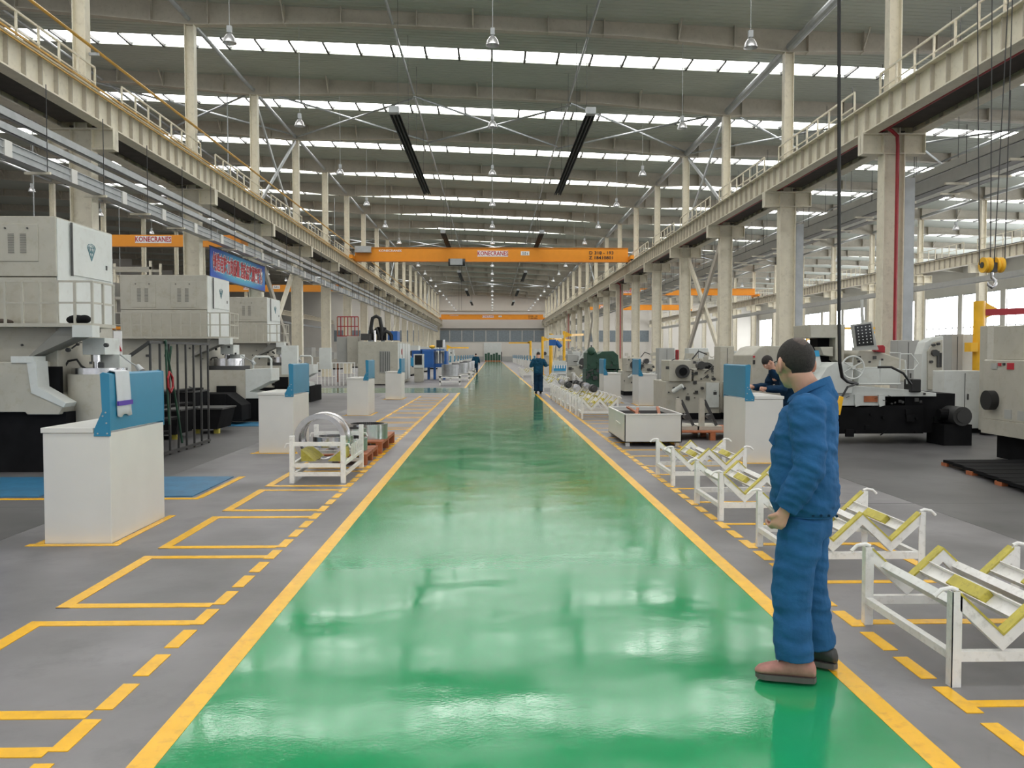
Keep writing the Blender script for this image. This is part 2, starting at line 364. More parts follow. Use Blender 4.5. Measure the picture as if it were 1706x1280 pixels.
n = 0
for k in range(-5, NB - 1):
    n += 1
    a, b = Y0 + BAY * k + .5, Y0 + BAY * (k + 1) - .5
    fr = MB()
    for q in range(6): fr.box(59.9, 60.05, a + (b - a) * q / 5 - .05, a + (b - a) * q / 5 + .05, 1.2, 9.2)
    for z in (1.2, 5.0, 9.15): fr.box(59.9, 60.05, a, b, z - .05, z + .05)
    w = struct('window_%d' % n, fr, galv)
    for q in range(5):
        ya, yb_ = a + (b - a) * q / 5 + .05, a + (b - a) * (q + 1) / 5 - .05
        part('pane', MB().box(60.0, 60.02, ya, yb_, 1.25, 4.95), spane, w)
        part('pane', MB().box(60.0, 60.02, ya, yb_, 5.05, 9.1), spane, w)
    # sagging pale sun cloth along the head of the window

# ------------------------------------------------------------------ roof
def rz(x): return 15.18 - 0.037 * x
ceil = MB()
def slab(mb, y0, y1, x0=-60, x1=60):
    mb._add([(x0, y0, rz(x0)), (x1, y0, rz(x1)), (x1, y1, rz(x1)), (x0, y1, rz(x0)), (x0, y0, rz(x0) + .25), (x1, y0, rz(x1) + .25), (x1, y1, rz(x1) + .25), (x0, y1, rz(x0) + .25)],
            [(0, 3, 2, 1), (4, 5, 6, 7), (0, 1, 5, 4), (1, 2, 6, 5), (2, 3, 7, 6), (3, 0, 4, 7)])
strips = [Y0 + BAY * k + BAY / 2 for k in range(-5, NB - 1)]
prev = YB
for s_ in strips:
    slab(ceil, prev, s_ - .7); prev = s_ + .7
slab(ceil, prev, YE + .4)
for s_ in strips:                                                     # the opening's frame outside the lit bays
    slab(ceil, s_ - .7, s_ + .7, -60, -37.5); slab(ceil, s_ - .7, s_ + .7, 48, 60)
ceiling = struct('ceiling', ceil, roofm)
PW = 1.5
def pane_q(mb, x0, x1, y0, y1):
    mb._add([(x0, y0, rz(x0) + .1), (x1, y0, rz(x1) + .1), (x1, y1, rz(x1) + .1), (x0, y1, rz(x0) + .1)], [(0, 3, 2, 1)])
far = MB(); pur = MB(); base = None; cnt = 0
for s_ in strips:
    vis = s_ > 35
    for i in range(57):
        x0 = -37.5 + PW * i; x1 = x0 + PW
        pur.bar((x0, s_ - .72, rz(x0) + .02), (x0, s_ + .72, rz(x0) + .02), .09, .14)
        if vis and abs((x0 + x1) / 2) < 12 and cnt < 296:
            if base is None:
                q = MB(); pane_q(q, .05, PW - .05, -.66, .66); base = q.build('skylight_pane', pane, ceiling, fix=False); o = base
            else: o = base.copy(); col.objects.link(o); o.parent = ceiling
            o.location = (x0, s_, rz(x0) - rz(0)); cnt += 1
        else: pane_q(far, x0 + .04, x1 - .04, s_ - .66, s_ + .66)
far.build('skylight_panes_beyond', pane, ceiling, stuff=True, fix=False)
pur.build('purlins_in_skylights', darksteel, ceiling, stuff=True)
# fine ribs of the roof lining (running with the slope)
rib = MB()
for k in range(1, 7):
    for j in range(26):
        yy = strips[k + 3] + .7 + j * .31
        if yy < strips[k + 4] - .6 and abs((yy - Y0) % BAY) > .3: rib.bar((-36, yy, rz(-36) - .005), (36, yy, rz(36) - .005), .03, .02)
rib.build('lining_ribs', roofm, ceiling, stuff=True)
def rdepth(x):                                                        # deep at the columns, shallow at mid span
    q = abs(((x + 12) % 24) - 12) if abs(x) <= 60 else 0
    q = min((x + 12) % 24, 24 - (x + 12) % 24)
    return .95 - .34 * min(1, q / 6.5)
def rafter(y):
    m = MB(); xs = [-60, -54, -48, -43, -41, -36, -29.5, -18.5, -12, -5.5, 5.5, 12, 18.5, 29.5, 36, 42.5, 53.5, 60]
    for a, b in zip(xs, xs[1:]):
        da, db = rdepth(a), rdepth(b)
        for (ta, ba, tb, bb, hw) in ((-da + .05, -da, -db + .05, -db, .16), (0, -da + .05, 0, -db + .05, .012)):
            m._add([(a, y - hw, rz(a) + ba), (b, y - hw, rz(b) + bb), (b, y + hw, rz(b) + bb), (a, y + hw, rz(a) + ba),
                    (a, y - hw, rz(a) + ta), (b, y - hw, rz(b) + tb), (b, y + hw, rz(b) + tb), (a, y + hw, rz(a) + ta)],
                   [(0, 3, 2, 1), (4, 5, 6, 7), (0, 1, 5, 4), (1, 2, 6, 5), (2, 3, 7, 6), (3, 0, 4, 7)])
    x = -58.5; i = 0
    while x < 59:
        d = rdepth(x)
        m.box(x - .02, x + .02, y - .24, y + .16, rz(x) - d - .02, rz(x))
        if i % 3 == 1: m.bar((x, y - .12, rz(x) - d + .04), (x, y - .75, rz(x) - .03), .06, .06)
        x += 2.25 if i % 2 else 3.0; i += 1
    return m
for k in range(-4, NB):
    part('rafter', rafter(Y0 + BAY * k), rafterm, ceiling)
def pipe(p, q, r, m, nm='tie_pipe', n=8): return part(nm, MB().cyl(p, q, r, n), m, ceiling)
for x, r in ((-3.95, .055), (3.9, .055), (-19.5, .06), (20.3, .06), (28, .06)):
    for k in range(-1, NB - 1):
        pipe((x, Y0 + BAY * k, rz(x) - .55), (x, Y0 + BAY * (k + 1), rz(x) - .55), r, galv)
for x, r in ((-12, .09), (12, .17), (36, .12), (-36, .1)):
    for k in range(-1, NB - 1):
        pipe((x, Y0 + BAY * k + .2, rz(x) - .75), (x, Y0 + BAY * (k + 1) - .2, rz(x) - .75), r, galv, 'eaves_tie', 10)
for k in (2, 8, 14):
    a, b = Y0 + BAY * k, Y0 + BAY * (k + 1)
    for x0, x1 in ((-12, -4), (-4, 4), (4, 12), (12, 20), (20, 28), (28, 36), (-20, -12), (-28, -20), (-36, -28)):
        part('roof_brace', MB().cyl((x0, a, rz(x0) - .62), (x1, b, rz(x1) - .62), .055, 8), galv, ceiling)
        part('roof_brace', MB().cyl((x1, a, rz(x1) - .75), (x0, b, rz(x0) - .75), .055, 8), galv, ceiling)

# ------------------------------------------------------------------ columns
def hsec(m, x, y, w, d, z0, z1, t=.03):
    """H section: flanges face the aisle along x, web along x"""
    m.box(x - w / 2, x - w / 2 + t, y - d / 2, y + d / 2, z0, z1); m.box(x + w / 2 - t, x + w / 2, y - d / 2, y + d / 2, z0, z1)
    m.box(x - w / 2 + t, x + w / 2 - t, y - .015, y + .015, z0, z1)
    return m
def make_column(x, y, label, group, downpipe=0, simple=False):
    t = thing('steel_column', label, 'column', (x, y, 0), group)
    lo = MB(); hsec(lo, x, y, .64, .42, 0.03, 7.6)
    lo.box(x - .29, x + .29, y - .07, y - .05, .03, 7.6)           # closing plate of the boxed lower shaft
    lo.build('lower_shaft', cream, t)
    up = MB(); hsec(up, x, y, .38, .32, 8.22, rz(x) - .94); up.build('upper_shaft', cream, t)
    br = MB(); br.box(x - .95, x + .95, y - .17, y + .17, 7.60, 7.64).box(x - .95, x + .95, y - .17, y + .17, 8.18, 8.22)
    br.box(x - .95, x + .95, y - .012, y + .012, 7.64, 8.18)
    for s in (-.95, -.32, .30, .93): br.box(x + s, x + s + .02, y - .17, y + .17, 7.64, 8.18)
    br.build('girder_bracket', cream, t)
    MB().box(x - .55, x + .55, y - .35, y + .35, 0, .03).build('base_plate', cream, t)
    if downpipe and y < 40:
        MB().box(x + downpipe * .36, x + downpipe * .66, y - .14, y + .16, .05, 6.9).build('grey_downpipe', galv, t)
    return t
for side, x, nm in ((-1, -12, 'left'), (1, 12, 'right')):
    base = None
    for k, y in enumerate(COLY):
        lab = 'tall cream steel column, %s from the camera in the row %s of the green aisle' % (ORD[k], nm)
        if k < 3:
            base = make_column(x, y, lab, 'columns %s of the aisle' % nm, 1 if x > 0 else 0)
        else: copy_tree(base, (x, y, 0), lab)
for x, nm in ((36, 'right'), (-36, 'left')):
    base = None
    for k, y in enumerate(COLY):
        if x < 0 and k > 12: break
        lab = 'cream steel column, %s from the camera in the outer row beyond the %s bay' % (ORD[k], nm)
        if base is None: base = make_column(x, y, lab, 'columns of the outer %s row' % nm)
        else: copy_tree(base, (x, y, 0), lab)
# column cross bracing
for x, nm in ((12, 'right'), (-12, 'left')):
    for j, k in enumerate((2, 8, 14)):
        a, b = COLY[k] + .42, COLY[k + 1] - .42
        where = ('nearest', 'middle', 'farthest')[j]
        t = thing('cross_brace', 'pair of crossed steel struts between columns in the %s row, the %s cross' % (nm, where), 'brace', (x, a, 0), 'column cross braces')
        for (p, q, dx) in (((a, 1.0), (b, 7.4), .12), ((a, 7.4), (b, 1.0), -.12)):
            MB().bar((x + dx, p[0], p[1]), (x + dx, q[0], q[1]), .14, .34, (0, -1, 1)).build('strut', cream if dx > 0 else rafterm, t)  # one strut gets darker paint to show its shadow side
        for (p, q, dx) in (((a, 9.3), (b, rz(x) - 1.1), .06), ((a, rz(x) - 1.1), (b, 9.3), -.06)):
            MB().bar((x + dx, p[0], p[1]), (x + dx, q[0], q[1]), .08, .18).build('strut', galv, t)

# ------------------------------------------------------------------ crane runway girders and walkways
def girder(x, face, label, y0=-18.0):
    t = thing('crane_runway_girder', label, 'girder', (x, y0, 8.22))
    w = MB().box(x - .2, x + .2, y0, YE - .3, 8.22, 8.26).box(x - .2, x + .2, y0, YE - .3, 9.02, 9.06).box(x - .012, x + .012, y0, YE - .3, 8.26, 9.02)
    w.build('girder_beam', cream, t)
    MB().box(x - .04, x + .04, y0, YE - .3, 9.06, 9.15).build('crane_rail', darksteel, t)
    base = None; rest = MB(); yy = Y0 - BAY * 2; i = 0
    while yy < YE - 1:
        if i < 110:
            if base is None:
                base = MB().box(x - .12, x + .12, yy - .012, yy + .012, 8.26, 9.02).build('stiffener', rafterm, t); b0 = yy
            else: o = base.copy(); col.objects.link(o); o.parent = t; o.location = (0, yy - b0, 0)
        else: rest.box(x - .19, x + .19, yy - .012, yy + .012, 8.26, 9.02)
        yy += .75; i += 1
    rest.build('far_stiffeners', rafterm, t, stuff=True)
    return t
girder(-11.3, 1, 'long cream crane girder with upright stiffeners along the left of the green aisle')
girder(11.3, -1, 'long cream crane girder with upright stiffeners along the right of the green aisle')
girder(-12.75, 1, 'shaded crane girder on the far side of the left column row')
girder(12.75, 1, 'shaded crane girder on the far side of the right column row')
girder(35.3, 1, 'distant cream crane girder on the outer column row beyond the right bay')
girder(-35.3, 1, 'distant crane girder on the outer column row beyond the left bay')
for x, nm in ((-12, 'left'), (12, 'right')):
    t = thing('walkway_deck', 'steel walkway deck between the two crane girders of the %s column row' % nm, 'walkway', (x, -18, 8.95))
    s = 1 if x > 0 else -1
    for q, (a, b) in enumerate(((-.50, -.26), (.26, .53))):
        MB().box(x + s * a, x + s * b, -18, YE - .3, 8.95, 9.0).build('deck_strip', rafterm, t)
    m = MB()
    for k in range(-4, NB - 1):
        m.box(x - .28, x + .28, Y0 + BAY * k + .25, Y0 + BAY * (k + 1) - .25, 8.95, 9.0)
    m.build('deck_infill', rafterm, t)
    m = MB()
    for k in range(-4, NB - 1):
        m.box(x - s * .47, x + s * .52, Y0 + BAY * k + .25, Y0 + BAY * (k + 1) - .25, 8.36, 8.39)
    m.build('soffit_shade_plates', soffm, t)  # plates added to show the underside as dark, shade in their colour
def railing(x, y0, y1, label, group, zb=9.0):
    t = thing('guard_railing', label, 'railing', (x, y0, zb), group)
    MB().bar((x, y0, zb + 1.08), (x, y1, zb + 1.08), .05, .05).build('top_rail', cream, t)
    MB().bar((x, y0, zb + .62), (x, y1, zb + .62), .035, .035).build('middle_rail', cream, t)
    MB().bar((x, y0, zb + .10), (x, y1, zb + .10), .012, .12).build('toe_board', cream, t)
    base = None
    n = 7
    for i in range(n + 1):
        y = y0 + (y1 - y0) * i / n
        if base is None: base = MB().bar((x, y, zb + .002), (x, y, zb + 1.06), .05, .05).build('post', cream, t)
        else: o = base.copy(); col.objects.link(o); o.parent = t; o.location = (0, y - y0, 0)
    return t
for x, nm in ((-11.72, 'left'), (11.72, 'right'), (35.75, 'outer right')):
    base = None; j = 0
    for k in range(-2, NB - 1):
        y = Y0 + BAY * k + 2.0
        if x > 20 and k < 2: continue
        lab = 'cream guard railing on the %s crane walkway, %s length from the camera' % (nm, ORD[min(j, 20)])
        if base is None: base = railing(x, y, y + 7.2, lab, 'guard railings of the %s walkway' % nm)
        else: copy_tree(base, (x, y, 9.0), lab)
        j += 1

# pipes and trays
t = thing('gas_pipe', 'thin ochre yellow pipe clipped to the left columns above the crane walkway', 'pipe', (-11.55, 0, 10.4))
MB().cyl((-11.55, 2, 10.5), (-11.55, YE - 1, 10.4), .045, 8).build('pipe_run', gaspipe, t)
base = None
for y in COLY:
    if base is None: base = MB().box(-11.78, -11.5, y - .03, y + .03, 10.36, 10.44).build('pipe_clip', galv, t); by = y
    else: o = base.copy(); col.objects.link(o); o.parent = t; o.location = (0, y - by, 0)
for x0, zz, nm, g in ((-11.08, 9.0, 'yellow power rail along the top edge of the left crane girder', gaspipe),):
    t = tag(MB().box(x0 - .02, x0 + .02, -10, YE - 1, 9.07, 9.12).box(x0 - .02, x0 + .02, -10, YE - 1, 8.93, 8.96).build('power_rail', g), nm, 'rail')
def tray(x, z0, z1, w, label, zr=8.2, rods=True, ya=4, yb=170, m=None, ledge=True):
    t = thing('cable_tray', label, 'cable tray', (x, ya, z0))
    b = MB().box(x - w / 2, x - w / 2 + .015, ya, yb, z0, z1).box(x + w / 2 - .015, x + w / 2, ya, yb, z0, z1).box(x - w / 2, x + w / 2, ya, yb, z0, z0 + .015)
    if ledge: b.box(x + w / 2, x + w / 2 + .04, ya, yb, z1 - .02, z1).box(x + w / 2, x + w / 2 + .04, ya, yb, z0, z0 + .02).box(x + w / 2, x + w / 2 + .03, ya, yb, (z0 + z1) / 2 - .01, (z0 + z1) / 2 + .01)
    b.build('channel', m or galv, t)
    if rods:
        base = None
        y = 6.0
        while y < 100:
            if base is None:
                base = MB().cyl((x + w / 2 + .05, y, z0 - .05), (x + w / 2 + .05, y, zr), .012, 6).build('hanger_rod', darksteel, t); by = y
                arm = MB().box(x - w / 2 - .25, x + w / 2 + .12, y - .04, y + .04, z0 - .06, z0).build('hanger_arm', cream, t)
                spl = MB().box(x + w / 2, x + w / 2 + .05, y + 1.2, y + 1.5, z0 - .01, z1 + .01).build('splice_plate', whitep, t)
            else:
                for b_ in (base, arm, spl):
                    o = b_.copy(); col.objects.link(o); o.parent = t; o.location = (0, y - by, 0)
            y += 3.0
    return t
tray(-11.05, 6.08, 6.42, .25, 'lowest galvanised cable channel hung from rods beside the left columns')
tray(-11.05, 7.00, 7.20, .12, 'uppermost slim cable channel hung under the left crane girder', rods=False, ledge=False)
tray(-11.05, 6.68, 6.86, .12, 'middle slim cable channel hung under the left crane girder', rods=False, ledge=False)
tray(13.4, 6.55, 6.95, .3, 'dark cable channel hung in the right bay behind the right columns', m=mgrey)
tray(14.3, 7.35, 7.6, .25, 'upper dark cable channel hung in the right bay behind the right columns', rods=False, m=mgrey)
tray(16.5, 7.4, 7.8, .3, 'second hanging cable channel in the right bay, farther from the columns', zr=14, m=mgrey)
tray(34.4, 6.7, 7.1, .3, 'distant grey cable channel below the outer right crane girder', rods=False, m=mgrey)
tray(-34.0, 6.7, 7.0, .3, 'distant cable channel along the outer left columns', rods=False)
tag(MB().cyl((11.66, -10, 8.31), (11.66, 140, 8.31), .05, 8).build('fire_pipe', redm), 'dark red fire water pipe running along under the right crane walkway', 'pipe')
for y, nm in ((Y0, 'nearest'), (COLY[6], 'seventh'), (COLY[12], 'thirteenth')):
    tag(MB().tube([(11.66, y - .9, 8.31), (11.66, y - .4, 8.30), (11.85, y - .3, 8.25), (12.03, y - .28, 8.1), (12.05, y - .28, 7.8), (12.05, y - .28, 1.2)], .055, 8).build('fire_drop_pipe', redm), 'red fire pipe dropping down the front of the %s right column' % nm, 'pipe')

# ------------------------------------------------------------------ hanging lamps and heaters
def lamp(x, y, label, group):
    t = thing('high_bay_lamp', label, 'lamp', (x, y, 10.75), group)
    MB().lathe([(.205, 0), (.20, .03), (.17, .14), (.10, .24), (.05, .28), (.045, .28), (.09, .235), (.16, .14), (.19, .03), (.205, 0)], (x, y, 10.75), 18).build('reflector', lampm, t, smooth=True)
    MB().box(x - .065, x + .065, y - .065, y + .065, 11.05, 11.25).cyl((x, y, 11.0), (x, y, 11.06), .05, 10).build('ballast_box', galv, t)
    MB().ell((x, y, 10.86), .06, .06, .10, 10, 6).build('bulb', whitec, t, smooth=True)
    MB().cyl((x, y, 11.25), (x, y, rz(x) - .58), .009, 6).build('drop_cable', galv, t)
    return t
base = None
for k, y in enumerate(COLY[:-1]):
    for x, nm in ((-7.7, 'left line'), (0.02, 'middle line'), (7.7, 'right line')):
        lab = 'aluminium bell lamp hanging over the hall, %s from the camera in the %s' % (ORD[k], nm)
        if base is None: base = lamp(x, y, lab, 'hanging lamps of the main bay'); bx = x
        else:
            o = copy_tree(base, (x, y, 10.75 - (rz(bx) - rz(x)) * 0), lab)
    for x, nm in ((22, 'right bay'), (29, 'outer right bay'), (-20, 'left bay'), (-28, 'outer left bay')):
        if k < 12:
            copy_tree(base, (x, y, 10.75 + (rz(x) - rz(bx))), 'aluminium bell lamp hanging in the %s, %s from the camera' % (nm, ORD[k]))
def heater(x, y0, y1, label, z=10.5):
    t = thing('radiant_heater', label, 'heater', (x, y0, z), 'black tube heaters under the roof')
    MB().prism([(x - .20, z), (x - .12, z + .16), (x + .12, z + .16), (x + .20, z), (x + .17, z), (x + .09, z + .12), (x - .09, z + .12), (x - .17, z)], y0, y1).build('reflector_hood', heaterm, t)
    MB().cyl((x - .07, y0 + .1, z + .03), (x - .07, y1 - .1, z + .03), .04, 8).cyl((x + .07, y0 + .1, z + .03), (x + .07, y1 - .1, z + .03), .04, 8).build('burner_tubes', heaterm, t)
    MB().box(x - .18, x + .18, y0 - .3, y0, z - .02, z + .22).build('burner_box', galv, t)
    m = MB(); n = 4
    for i in range(n):
        yy = y0 + (y1 - y0) * (i + .3) / n; m.cyl((x, yy, z + .15), (x, yy, rz(x) - .02), .008, 5)
    m.build('hanger_wires', darksteel, t)
for i, (a, b) in enumerate(((31.5, 47.3), (62.2, 78), (92, 104), (117.7, 130), (143, 155))):
    for x, nm in ((-3.6, 'left'), (3.65, 'right')):
        heater(x, a, b, 'long black radiant tube heater under the roof, %s of the %s line' % (ORD[i], nm))
heater(17.2, 20, 34, 'long black radiant tube heater in the right bay')

# ------------------------------------------------------------------ bridge cranes
def crane(x0, x1, y, z0, z1, label, textx=None, name='KONECRANES', big=True, cap='5.0 t', right_text=False, rail=9.15, d=.45):
    t = thing('bridge_crane', label, 'crane', ((x0 + x1) / 2, y, rail), 'orange bridge cranes')
    MB().box(x0 + .15, x1 - .15, y, y + d, z0, z1).box(x0 + .15, x1 - .15, y - .06, y + d + .06, z1, z1 + .03).box(x0 + .15, x1 - .15, y - .06, y + d + .06, z0 - .03, z0).build('bridge_beam', orange, t)
    for x, s in ((x0, 1), (x1, -1)):
        e = MB().box(x - .14, x + .14, y - 1.2, y + d + 1.2, rail + .14, rail + .44).build('end_carriage', orange, t)
        for yy in (y - 1.0, y + d + 1.0): MB().cyl((x - .07, yy, rail + .15), (x + .07, yy, rail + .15), .15, 14).build('wheel', darksteel, e)
        MB().prism([(x, rail + .42), (x + s * .7, rail + .42), (x + s * .9, z0 + .02), (x, z0 + .02)], y + .02, y + d - .02).build('beam_seat', orange, t)
    if textx is not None:
        h = (z1 - z0); zc = z0 + h * .58
        if big:
            MB().box(textx - 1.25, textx + 1.25, y - .012, y, zc - .24, zc + .24).build('name_plate', whitec, t)
            text('name_lettering', name, .5, redc, (textx, y - .02, zc), (PI / 2, 0, 0), t, 0.78, .008)
            MB().box(textx + 2.3, textx + 3.0, y - .012, y, zc - .13, zc + .2).build('load_plate', whitec, t)
            text('load_lettering', cap, .32, blackc, (textx + 2.65, y - .02, zc + .02), (PI / 2, 0, 0), t, 0.8, .004)
        else:
            MB().box(textx - .9, textx + .9, y - .012, y, zc - .17, zc + .17).build('name_plate', whitec, t)
            text('name_lettering', name, .34, redc, (textx, y - .02, zc), (PI / 2, 0, 0), t, 0.82, .006)
            MB().box(textx + 1.6, textx + 2.2, y - .012, y, zc - .1, zc + .12).build('load_plate', whitec, t)
            text('load_lettering', cap, .22, blackc, (textx + 1.9, y - .02, zc), (PI / 2, 0, 0), t, 0.8, .003)
    if right_text:
        text('serial_lettering', 'D 318 - 193', .36, blackc, (x1 - 2.35, y - .02, z1 - .38), (PI / 2, 0, 0), t, 1.15, .006)
        text('serial_lettering', 'Z 18410801', .36, blackc, (x1 - 2.35, y - .02, z1 - .78), (PI / 2, 0, 0), t, 1.15, .006)
        text('side_lettering', 'KONECRANES', .24, whitec, (x0 + 3.0, y - .02, z1 - .25), (PI / 2, 0, 0), t, 1.2, .003)
    return t
c1 = crane(-11.3, 11.3, 69.0, 9.20, 10.28, 'orange bridge crane spanning the main aisle with name plate, nearer of two', 0.05, right_text=True)
MB().box(-11.1, -9.8, 68.5, 69.0, 9.85, 10.35).build('control_box', galv, c1)
h1 = MB().box(-3.4, -2.4, 68.4, 69.4, 8.85, 9.35).build('hoist_trolley', galv, c1)
MB().cyl((-3.55, 68.9, 9.1), (-2.2, 68.9, 9.1), .3, 14).build('hoist_drum', darksteel, h1)
MB().cyl((-2.5, 68.9, 8.9), (-2.5, 68.9, 5.2), .012, 5).cyl((-2.7, 68.9, 8.9), (-2.7, 68.9, 5.2), .012, 5).build('hoist_ropes', darksteel, h1)
crane(-11.3, 11.3, 184.2, 9.20, 10.25, 'orange bridge crane near the end wall, farther of two over the aisle', -0.9, right_text=True)
def low_crane(x0, x1, y, label, tx, z0=7.2, z1=7.8):
    t = thing('bridge_crane', label, 'crane', ((x0 + x1) / 2, y, z0), 'orange bridge cranes')
    MB().box(x0, x1, y, y + .3, z0, z1).build('bridge_beam', orange, t)
    MB().box(x1 - .1, x1 + .55, y - .6, y + .9, z0 - .02, z0 + .35).build('end_carriage', orange, t)
    if tx is not None:
        MB().box(tx - .93, tx + .93, y - .012, y, z0 + .18, z1 - .06).build('name_plate', whitec, t)
        text('name_lettering', 'KONECRANES', .37, redc, (tx, y - .02, z0 + .36), (PI / 2, 0, 0), t, 0.78, .006)
        MB().box(tx + 1.6, tx + 2.2, y - .012, y, z0 + .25, z1 - .05).build('load_plate', whitec, t)
        text('load_lettering', '5.0 t', .24, blackc, (tx + 1.9, y - .02, z0 + .4), (PI / 2, 0, 0), t, 0.8, .003)
    m = MB()
    for x in (x0 + 2, (x0 + x1) / 2, x1 - .3): m.cyl((x, y + .15, z1), (x, y + .15, rz(x) - .58), .03, 6)
    m.build('suspension_rods', galv, t)
low_crane(-34, -13.4, 44.2, 'low orange bridge crane in the left bay, the nearer one with name plate', -17.55)
low_crane(-34, -13.3, 73.2, 'low orange bridge crane in the left bay, the farther one beyond the banner', -20.5, 7.0, 7.6)
crane(12.75, 35.3, 112, 9.5, 10.35, 'orange bridge crane in the right bay, the middle one', 17.5)
crane(12.75, 35.3, 150, 9.5, 10.4, 'orange bridge crane in the right bay, the farthest one', 20.5)
crane(12.75, 35.3, 16, 9.6, 10.5, 'orange bridge crane in the right bay that carries the yellow hook block', None)
# hook block
hx, hz = at(1663, 440, 16.0)
t = thing('hook_block', 'yellow twin pulley hook block hanging on steel ropes in the right bay', 'hook block', (hx, 16.2, hz - .4))
for s in (-1, 1):
    MB().lathe([(0, -.07), (.15, -.07), (.15, -.03), (.12, 0), (.15, .03), (.15, .07), (0, .07)], (hx + s * .12, 16.2, hz), 20, 'x').build('pulley', ygold, t, smooth=True)
    MB().lathe([(0, -.085), (.06, -.085), (.06, .085), (0, .085)], (hx + s * .12, 16.2, hz), 12, 'x').build('pulley_hub', darksteel, t)
MB().box(hx - .05, hx + .05, 16.1, 16.3, hz - .14, hz + .04).build('yoke', darksteel, t)
MB().tube([(hx, 16.2, hz - .12), (hx, 16.2, hz - .24), (hx + .07, 16.2, hz - .30), (hx + .07, 16.2, hz - .38), (hx, 16.2, hz - .43), (hx - .07, 16.2, hz - .38), (hx - .08, 16.2, hz - .33)], [.035, .03, .035, .04, .04, .03, .012], 10).build('hook', chrome, t, smooth=True)
for dx, sx in ((-.25, -.42), (-.03, -.12), (.04, .25), (.25, .30)):
    MB().cyl((hx + dx, 16.2, hz), (hx + sx, 16.2, 9.57), .011, 6).build('steel_rope', darksteel, t)

# banner
t = thing('banner', 'blue banner with red Chinese slogan hung between two left columns', 'banner', (-11.5, 34.75, 4.75))
MB().box(-11.53, -11.5, 34.75, 43.0, 4.80, 6.02).build('banner_sheet', bannerm, t)
MB().box(-11.54, -11.49, 34.7, 43.05, 6.02, 6.07).box(-11.54, -11.49, 34.7, 43.05, 4.75, 4.80).build('banner_frame', darksteel, t)
text('slogan_outline', '创造有魅力的质量 造就忠实顾客群体', .46, whitec, (-11.492, 38.75, 5.40), (PI / 2, 0, PI / 2), t, 1.0, .03).scale = (1.0, 1.7, 1)
text('slogan_lettering', '创造有魅力的质量 造就忠实顾客群体', .46, redc, (-11.484, 38.75, 5.40), (PI / 2, 0, PI / 2), t, 1.0, .012).scale = (1.0, 1.7, 1)

# ------------------------------------------------------------------ operator cabinets
def cabinet(x, y, side, label, w=.57, dp=1.17):
    """white console; side=+1: blue back panel on its right edge (aisle to the right), -1 mirrored"""
    t = thing('operator_cabinet', label, 'cabinet', (x, y, 0), 'white operator cabinets')
    X = lambda u: x + (u if side > 0 else w - u)
    def bx(m, a, b, *r): return m.box(min(X(a), X(b)), max(X(a), X(b)), *r)
    bx(MB(), 0, w, y, y + dp, .0, .955).build('cabinet_body', whitep, t, bevel=.006)
    bx(MB(), -.012, w - .14, y - .012, y + dp + .01, .955, 1.0).build('worktop', whitep, t, bevel=.004)
    prof = [(w - .135, .925), (w + .006, .925), (w + .006, 1.46), (w - .05, 1.475), (w - .075, 1.46), (w - .062, 1.14), (w - .13, .99)]
    MB().prism([(X(a), b) for a, b in prof], y - .008, y + .006).build('blue_end_plate', blueps, t, bevel=.002)
    MB().prism([(X(a), b) for a, b in prof], y + dp - .006, y + dp + .008).build('blue_end_plate', blueps, t, bevel=.002)
    sh = [(w - .06, .99), (w + .004, .97), (w + .004, 1.455), (w - .05, 1.47), (w - .07, 1.455), (w - .058, 1.14)]
    MB().prism([(X(a), b) for a, b in sh], y + .006, y + dp - .006).build('blue_back_panel', blueps, t, bevel=.004)
    r = MB()
    for a, b in ((w - .10, .95), (w - .02, .95), (w - .025, 1.04), (w - .03, 1.13), (w - .055, 1.10)): r.cyl((X(a), y - .012, b), (X(a), y - .006, b), .007, 8)
    r.build('rivets', galv, t)
    return t
def shared_cab(nm): return nm
c = cabinet(-3.84, 7.25, 1, 'nearest white operator cabinet on the left with a towel over its blue back')
base_l = cabinet(-3.84, 13.88, 1, 'second white operator cabinet on the left, behind the steel ring rack')
copy_tree(base_l, (-3.86, 22.4, 0), 'third white operator cabinet from the camera left of the aisle')
copy_tree(base_l, (-3.84, 30.3, 0), 'fourth white operator cabinet on the left, before the white enclosed machine')
for i in range(13):
    copy_tree(base_l, (-4.05, 62.5 + 8.1 * i, 0), 'small far white operator cabinet left of the aisle, %s beyond the blue machine' % ORD[i])
base_r = cabinet(3.78, 12.45, -1, 'large white operator cabinet on the right between the standing man and the bending worker')
copy_tree(base_r, (4.62, 26.4, 0), 'white operator cabinet right of the aisle, just behind the white steel bin')
copy_tree(base_r, (3.70, 27.8, 0), 'white operator cabinet behind the row of yellow padded racks')
for i in range(12):
    copy_tree(base_r, (3.9, 70 + 8.1 * i, 0), 'small far white operator cabinet right of the aisle, %s beyond the tool cart' % ORD[i])
# towel over the first cabinet
def towel():
    rings = []
    xs = -3.27
    path = [(xs - .085, 1.20), (xs - .088, 1.34), (xs - .088, 1.47), (xs - .05, 1.492), (xs + .012, 1.478), (xs + .02, 1.38), (xs + .024, 1.26), (xs + .02, 1.15), (xs + .024, 1.09)]
    v = []; n = 10
    for i, (a, z) in enumerate(path):
        for k in range(n + 1):
            y = 7.36 + .27 * k / n + .012 * math.sin(i * 1.1) + (.012 * i / 9 if k == n else 0)
            v.append((a + .006 * math.sin(k * 1.3 + i * .7), y, z - (.012 * math.sin(k * .9) if i in (0, 8) else 0)))
    return v, [(i * (n + 1) + k, i * (n + 1) + k + 1, (i + 1) * (n + 1) + k + 1, (i + 1) * (n + 1) + k) for i in range(len(path) - 1) for k in range(n)]
t = thing('towel', 'white hand towel with violet stripe draped over the nearest blue cabinet back', 'towel', (-3.3, 7.46, 1.2))
